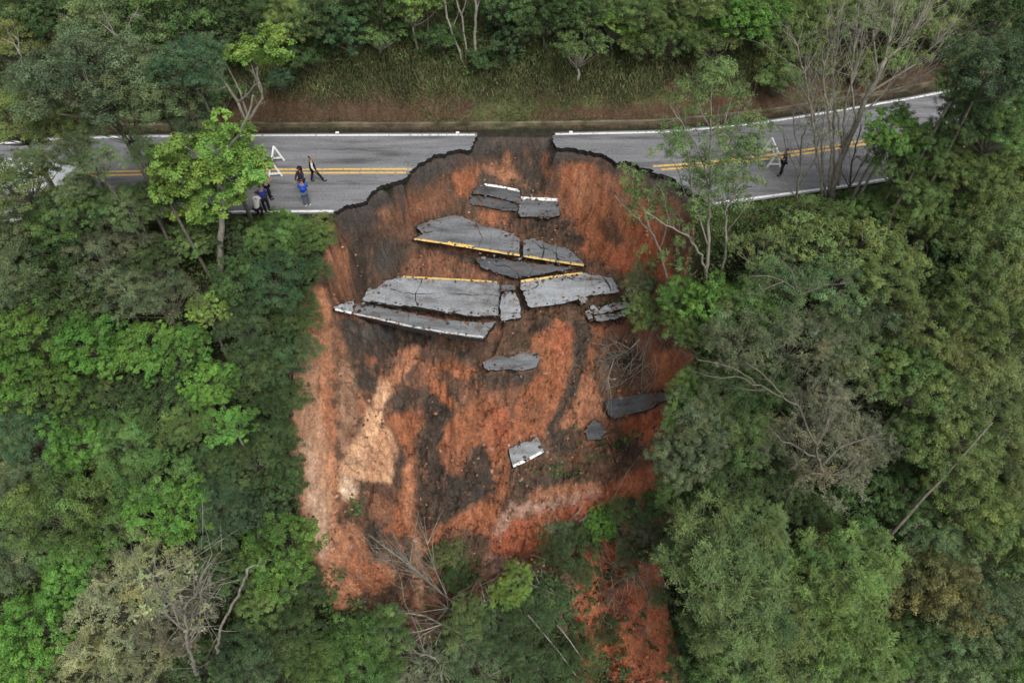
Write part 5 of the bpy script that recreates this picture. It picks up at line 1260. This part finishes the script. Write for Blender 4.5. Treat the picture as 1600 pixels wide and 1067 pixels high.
# ------------------------------------------------------------------ people
def skinned(name, pts, edges, radii, mat, parent, root_i=0, sub=1):
    me = bpy.data.meshes.new(name); me.from_pydata([tuple(p) for p in pts], edges, [])
    o = bpy.data.objects.new(name, me); COL.objects.link(o)
    md = o.modifiers.new("s", 'SKIN'); md.use_smooth_shade = True
    sk = me.skin_vertices[0].data
    for i, r in enumerate(radii): sk[i].radius = (r, r) if not isinstance(r, tuple) else r; sk[i].use_root = (i == root_i)
    ss = o.modifiers.new("u", 'SUBSURF'); ss.levels = sub; ss.render_levels = sub
    dg = bpy.context.evaluated_depsgraph_get(); dg.update()
    nm = bpy.data.meshes.new_from_object(o.evaluated_get(dg))
    o.modifiers.clear(); o.data = nm; bpy.data.meshes.remove(me); nm.name = name
    nm.materials.clear(); nm.materials.append(mat)
    o.parent = parent
    return o
SKIN = plain("skin", (0.30, 0.17, 0.11), 0.6, 0.3); HAIR = plain("dark_hair", (0.012, 0.009, 0.008), 0.7, 0.2)
def cloth(n, c): return plain(n, c, 0.85, 0.15, 0.15, 12)
def person(label, px, face, top, bottom, shoe, lean=(0, 0), legs=((0.0, 0.0), (0.0, 0.0)), arms='down', sleeves=None, vest=None, short=False, crouch=0.0, longhair=False, hgt=1.0, lift=0.0, bag=None):
    p0 = on_z(*px); p0[2] = float(surf_top(p0[0], p0[1])) + lift
    root = empty("person", p0, math.radians(face), label, "person", "people standing on the road")
    root.scale = (hgt,) * 3
    lx, ly = lean; c = crouch
    pel = np.array([0, -0.25 * c, 0.95 - 0.5 * c])
    def up(z): f = z - 0.95; return pel + np.array([lx * f, ly * f + 0.25 * c * f, f * (1 - .15 * c)])
    chest, neck, head0, head1, crown_ = up(1.34), up(1.47), up(1.55), up(1.63), up(1.70)
    B, E, Rr = [], [], []
    def v(p, r, par=None):
        B.append(np.array(p, float)); Rr.append(r)
        if par is not None: E.append((par, len(B)-1))
        return len(B)-1
    i_p = v(pel, (0.15, 0.105)); i_s = v(up(1.14), (0.125, 0.09), i_p); i_c = v(chest, (0.15, 0.10), i_s); i_n = v(neck, 0.055, i_c); i_h0 = v(head0, 0.07, i_n); i_h1 = v(head1, 0.088, i_h0); i_h2 = v(crown_, 0.06, i_h1)
    v(head1 + np.array([0, 0.105, -0.01]), 0.016, i_h1)                       # nose
    for e in (-1, 1): v(head1 + np.array([e * 0.095, 0, -0.01]), 0.016, i_h1)  # ears
    J = {}
    for e, key in ((-1, 0), (1, 1)):
        fx, fy = legs[key]
        hip = pel + np.array([e * 0.09, 0, -0.06]); ank = np.array([e * 0.10 + fx, fy, 0.09])
        kn = (hip + ank) / 2 + np.array([e * 0.02, 0.03 + 0.34 * c, 0.02 + 0.06 * c]); toe = ank + np.array([e * 0.02, 0.15, -0.05])
        a = v(hip, 0.085, i_p); b_ = v(kn, 0.058, a); d = v(ank, 0.04, b_); v(toe, 0.035, d)
        J['leg', e] = (hip, kn, ank, toe)
        sh = chest + np.array([e * 0.17, 0, 0.06])
        if arms == 'down': el = sh + np.array([e * 0.07, -0.03, -0.28]); wr = el + np.array([e * 0.0, 0.10, -0.23])
        elif arms == 'hips': el = sh + np.array([e * 0.20, -0.08, -0.22]); wr = el + np.array([-e * 0.16, 0.14, -0.14])
        elif arms == 'phone': el = sh + np.array([e * 0.05, 0.06, -0.27]); wr = el + np.array([-e * 0.10, 0.20, 0.08])
        else: el = sh + np.array([e * 0.05, 0.16, -0.23]); wr = el + np.array([-e * 0.05, 0.20, -0.10])
        a = v(sh, 0.055, i_c); b_ = v(el, 0.042, a); w_ = v(wr, 0.028, b_)
        f = (wr - el); f /= np.linalg.norm(f); side = np.cross(f, [0, 0, 1.0]); side /= np.linalg.norm(side) + 1e-6
        hd = v(wr + f * 0.07, 0.032, w_)
        for k, (o_, ln) in enumerate([(-0.03, 0.065), (-0.01, 0.08), (0.01, 0.085), (0.03, 0.075)]):
            g = v(wr + f * 0.10 + side * o_, 0.009, hd); v(wr + f * (0.10 + ln) + side * o_ * 1.2 + np.array([0, 0, -0.02]), 0.008, g)
        g = v(wr + f * 0.06 + side * 0.045 * e, 0.010, w_); v(wr + f * 0.10 + side * 0.065 * e, 0.009, g)
        J['arm', e] = (sh, el, wr)
    skinned("body", B, E, Rr, SKIN, root)
    # shirt
    P_ = [up(0.84), up(1.14), chest, up(1.49)]; R2 = [(0.185, 0.145), (0.155, 0.118), (0.18, 0.13), (0.085, 0.08)]; E2 = [(0, 1), (1, 2), (2, 3)]
    SP_, SE_, SR_ = [], [], []
    for e in (-1, 1):
        sh, el, wr = J['arm', e]; n0 = len(P_)
        if sleeves is None:
            P_ += [sh, el if not short else sh*.3+el*.7]; R2 += [0.07, 0.056]; E2 += [(2, n0), (n0, n0+1)]
            if not short: P_.append(wr); R2.append(0.04); E2.append((n0+1, n0+2))
        else:
            P_ += [sh]; R2 += [0.068]; E2 += [(2, n0)]
            skinned("sleeve", [sh, el, wr], [(0, 1), (1, 2)], [0.072, 0.056, 0.042], sleeves, root)
    skinned("shirt", P_, E2, R2, vest or top, root)
    P_ = [pel]; R2 = [(0.168, 0.128)]; E2 = []
    for e in (-1, 1):
        hip, kn, ank, toe = J['leg', e]; n0 = len(P_)
        P_ += [hip, kn, ank * 1.02 - kn * 0.02]; R2 += [0.108, 0.078, 0.064]; E2 += [(0, n0), (n0, n0+1), (n0+1, n0+2)]
    skinned("trousers", P_, E2, R2, bottom, root)
    for e in (-1, 1):
        hip, kn, ank, toe = J['leg', e]
        skinned("shoe", [ank + np.array([0, -0.04, -0.045]), (ank + toe) / 2 + np.array([0, 0, -0.025]), toe + np.array([0, 0.03, 0])], [(0, 1), (1, 2)], [0.06, 0.06, 0.05], shoe, root)
    hp = [head1 + np.array([0, -0.035, 0.0]), head1 + np.array([0, -0.01, 0.075])]; hr = [0.108, 0.112]; he = [(0, 1)]
    if longhair: hp += [head0 + np.array([0, -0.06, -0.02]), neck + np.array([0, -0.09, -0.06])]; hr += [0.075, 0.06]; he += [(0, 2), (2, 3)]
    skinned("hair", hp, he, hr, HAIR, root)
    if bag:
        skinned("bag", [up(1.36) + np.array([0, -0.16, 0]), up(1.12) + np.array([0, -0.17, 0])], [(0, 1)], [(0.13, 0.08), (0.14, 0.10)], bag, root)
    return root
W_ = cloth("white_cloth", (0.62, 0.62, 0.60)); K_ = cloth("black_cloth", (0.018, 0.018, 0.020)); BL_ = cloth("blue_cloth", (0.02, 0.07, 0.42)); NV_ = cloth("navy_cloth", (0.035, 0.05, 0.22))
JE_ = cloth("grey_jeans", (0.085, 0.105, 0.14)); CR_ = cloth("cream_cloth", (0.52, 0.46, 0.36)); DK_ = cloth("dark_grey_cloth", (0.035, 0.03, 0.035)); PP = cloth("dark_purple_cloth", (0.035, 0.025, 0.04))
person("person walking in dark vest with white sleeves and black trousers, legs apart", (494, 284), -70, K_, K_, K_, lean=(0.12, 0.0), legs=((0.0, -0.22), (0.02, 0.42)), sleeves=W_, vest=K_, arms='down')
person("person with dark hair and dark jacket standing behind the blue backed person", (477, 303), 160, PP, DK_, K_, longhair=True, arms='fold', lean=(-0.1, 0), hgt=1.0)
person("person in a bright blue top and grey jeans near the lane edge", (481, 322), 10, BL_, JE_, W_, arms='fold', bag=BL_)
person("person in a cream shirt with dark shorts at the left end of the group", (423, 311), -60, CR_, K_, K_, short=True, arms='phone')
person("person in a navy blue top and black trousers beside the near edge line", (419, 331), 20, NV_, K_, K_, arms='phone')
person("person in a white top stooping on the grass at the near road edge", (407, 336), 0, W_, K_, K_, crouch=0.55, lean=(0.1, 0.5), arms='fold')
person("lone person in dark clothes standing beside the barrier on the right road", (1218, 274), 80, DK_, K_, K_, lean=(0.0, 0.12), legs=((0, 0), (0, -0.12)), short=True, arms='phone')

# ------------------------------------------------------------------ cars, mostly under leaves
M_TYRE = plain("tyre_rubber", (0.02, 0.02, 0.02), 0.9, 0.1); M_RIM = plain("wheel_metal", (0.45, 0.45, 0.45), 0.35, 0.5)
M_GLASS = plain("car_glass", (0.02, 0.03, 0.035), 0.08, 0.8); M_LAMP = plain("lamp_glass", (0.6, 0.6, 0.58), 0.15, 0.6); M_TAIL = plain("tail_glass", (0.35, 0.02, 0.02), 0.2, 0.5)
def car(label, px, heading, rgb):
    p = on_z(*px); paint = plain("car_paint", rgb, 0.25, 0.6)
    root = empty("parked_car", (p[0], p[1], 0.0), heading, label, "car", "cars waiting on the road")
    # outline along the length: x, lower height, upper height, half width low / high
    S = [(-2.05, 0.42, 0.78, .70, .62), (-1.95, 0.30, 0.92, .80, .70), (-1.5, 0.26, 0.98, .84, .74), (-0.6, 0.24, 1.0, .85, .76), (0.4, 0.24, 0.98, .85, .76), (1.0, 0.25, 0.92, .85, .74), (1.6, 0.27, 0.84, .83, .70), (1.98, 0.32, 0.70, .76, .62), (2.08, 0.42, 0.60, .66, .55)]
    V, Q = [], []
    for (x, z0, z1, w0, w1) in S:
        V += [(x, -w0, z0), (x, -w0 * 1.02, (z0+z1)/2), (x, -w1, z1), (x, w1, z1), (x, w0 * 1.02, (z0+z1)/2), (x, w0, z0)]
    for i in range(len(S)-1):
        for j in range(6): Q.append((i*6+j, i*6+(j+1) % 6, (i+1)*6+(j+1) % 6, (i+1)*6+j))
    m = MB(); m.add(V, Q); n = (len(S)-1)*6
    m.add([V[k] for k in range(6)], [(0,1,4,5), (1,2,3,4)]); m.add([V[n+k] for k in range(6)], [(0,5,4,1), (1,4,3,2)])
    m.build("body", paint, root, smooth=False)
    C2 = [(-1.75, 0.95, .70, .70), (-1.35, 1.42, .58, .58), (-0.2, 1.47, .60, .60), (0.25, 1.40, .58, .58), (1.05, 0.93, .70, .70)]
    V, Q = [], []
    for (x, z, w, _) in C2: V += [(x, -w, z), (x, w, z), (x, -.73, 0.92), (x, .73, 0.92)]
    for i in range(4):
        a, b = i*4, i*4+4
        Q += [(a, b, b+1, a+1), (a, a+2, b+2, b), (a+1, b+1, b+3, a+3)]
    m = MB(); m.add(V, Q); cab = m.build("cabin", paint, root)
    def pane(nm, q, mt=M_GLASS, off=(0, 0, 0)):
        m = MB(); m.add(np.array(q) + np.array(off), [(0, 1, 2, 3)]); m.build(nm, mt, cab)
    pane("windscreen", [(0.32, -.54, 1.35), (0.32, .54, 1.35), (0.96, .62, 0.98), (0.96, -.62, 0.98)], off=(0.012, 0, 0.014))
    pane("rear_window", [(-1.40, -.52, 1.37), (-1.40, .52, 1.37), (-1.70, .62, 1.02), (-1.70, -.62, 1.02)], off=(-0.014, 0, 0.012))
    for e in (-1, 1):
        pane("side_window", [(-1.25, e*.625, 1.36), (-0.25, e*.635, 1.40), (-0.25, e*.725, 0.99), (-1.45, e*.725, 0.99)], off=(0, e*.006, 0))
        pane("side_window", [(-0.17, e*.635, 1.40), (0.20, e*.625, 1.35), (0.80, e*.722, 0.99), (-0.17, e*.726, 0.99)], off=(0, e*.006, 0))
        m = MB(); m.box((2.03, e*.52, 0.62), (0.10, 0.24, 0.12)); m.build("headlight", M_LAMP, root)
        m = MB(); m.box((-2.02, e*.56, 0.72), (0.08, 0.20, 0.16)); m.build("tail_light", M_TAIL, root)
        m = MB(); m.box((0.75, e*.90, 1.0), (0.14, 0.16, 0.11)); m.build("mirror", paint, root)
        for x in (-1.28, 1.30):
            m = MB(); m.tube([(x, e*.66, .30), (x, e*.86, .30)], [.30, .30], 20); w = m.build("wheel", M_TYRE, root)
            m = MB(); m.tube([(x, e*.84, .30), (x, e*.875, .30)], [.18, .17], 14); m.build("rim", M_RIM, w)
    return root
car("white car waiting under the trees at the far left of the road", (62, 290), 0.06, (0.72, 0.74, 0.76))
car("pale grey car waiting under the trees at the far right of the road", (1492, 228), math.pi + 0.32, (0.50, 0.52, 0.55))
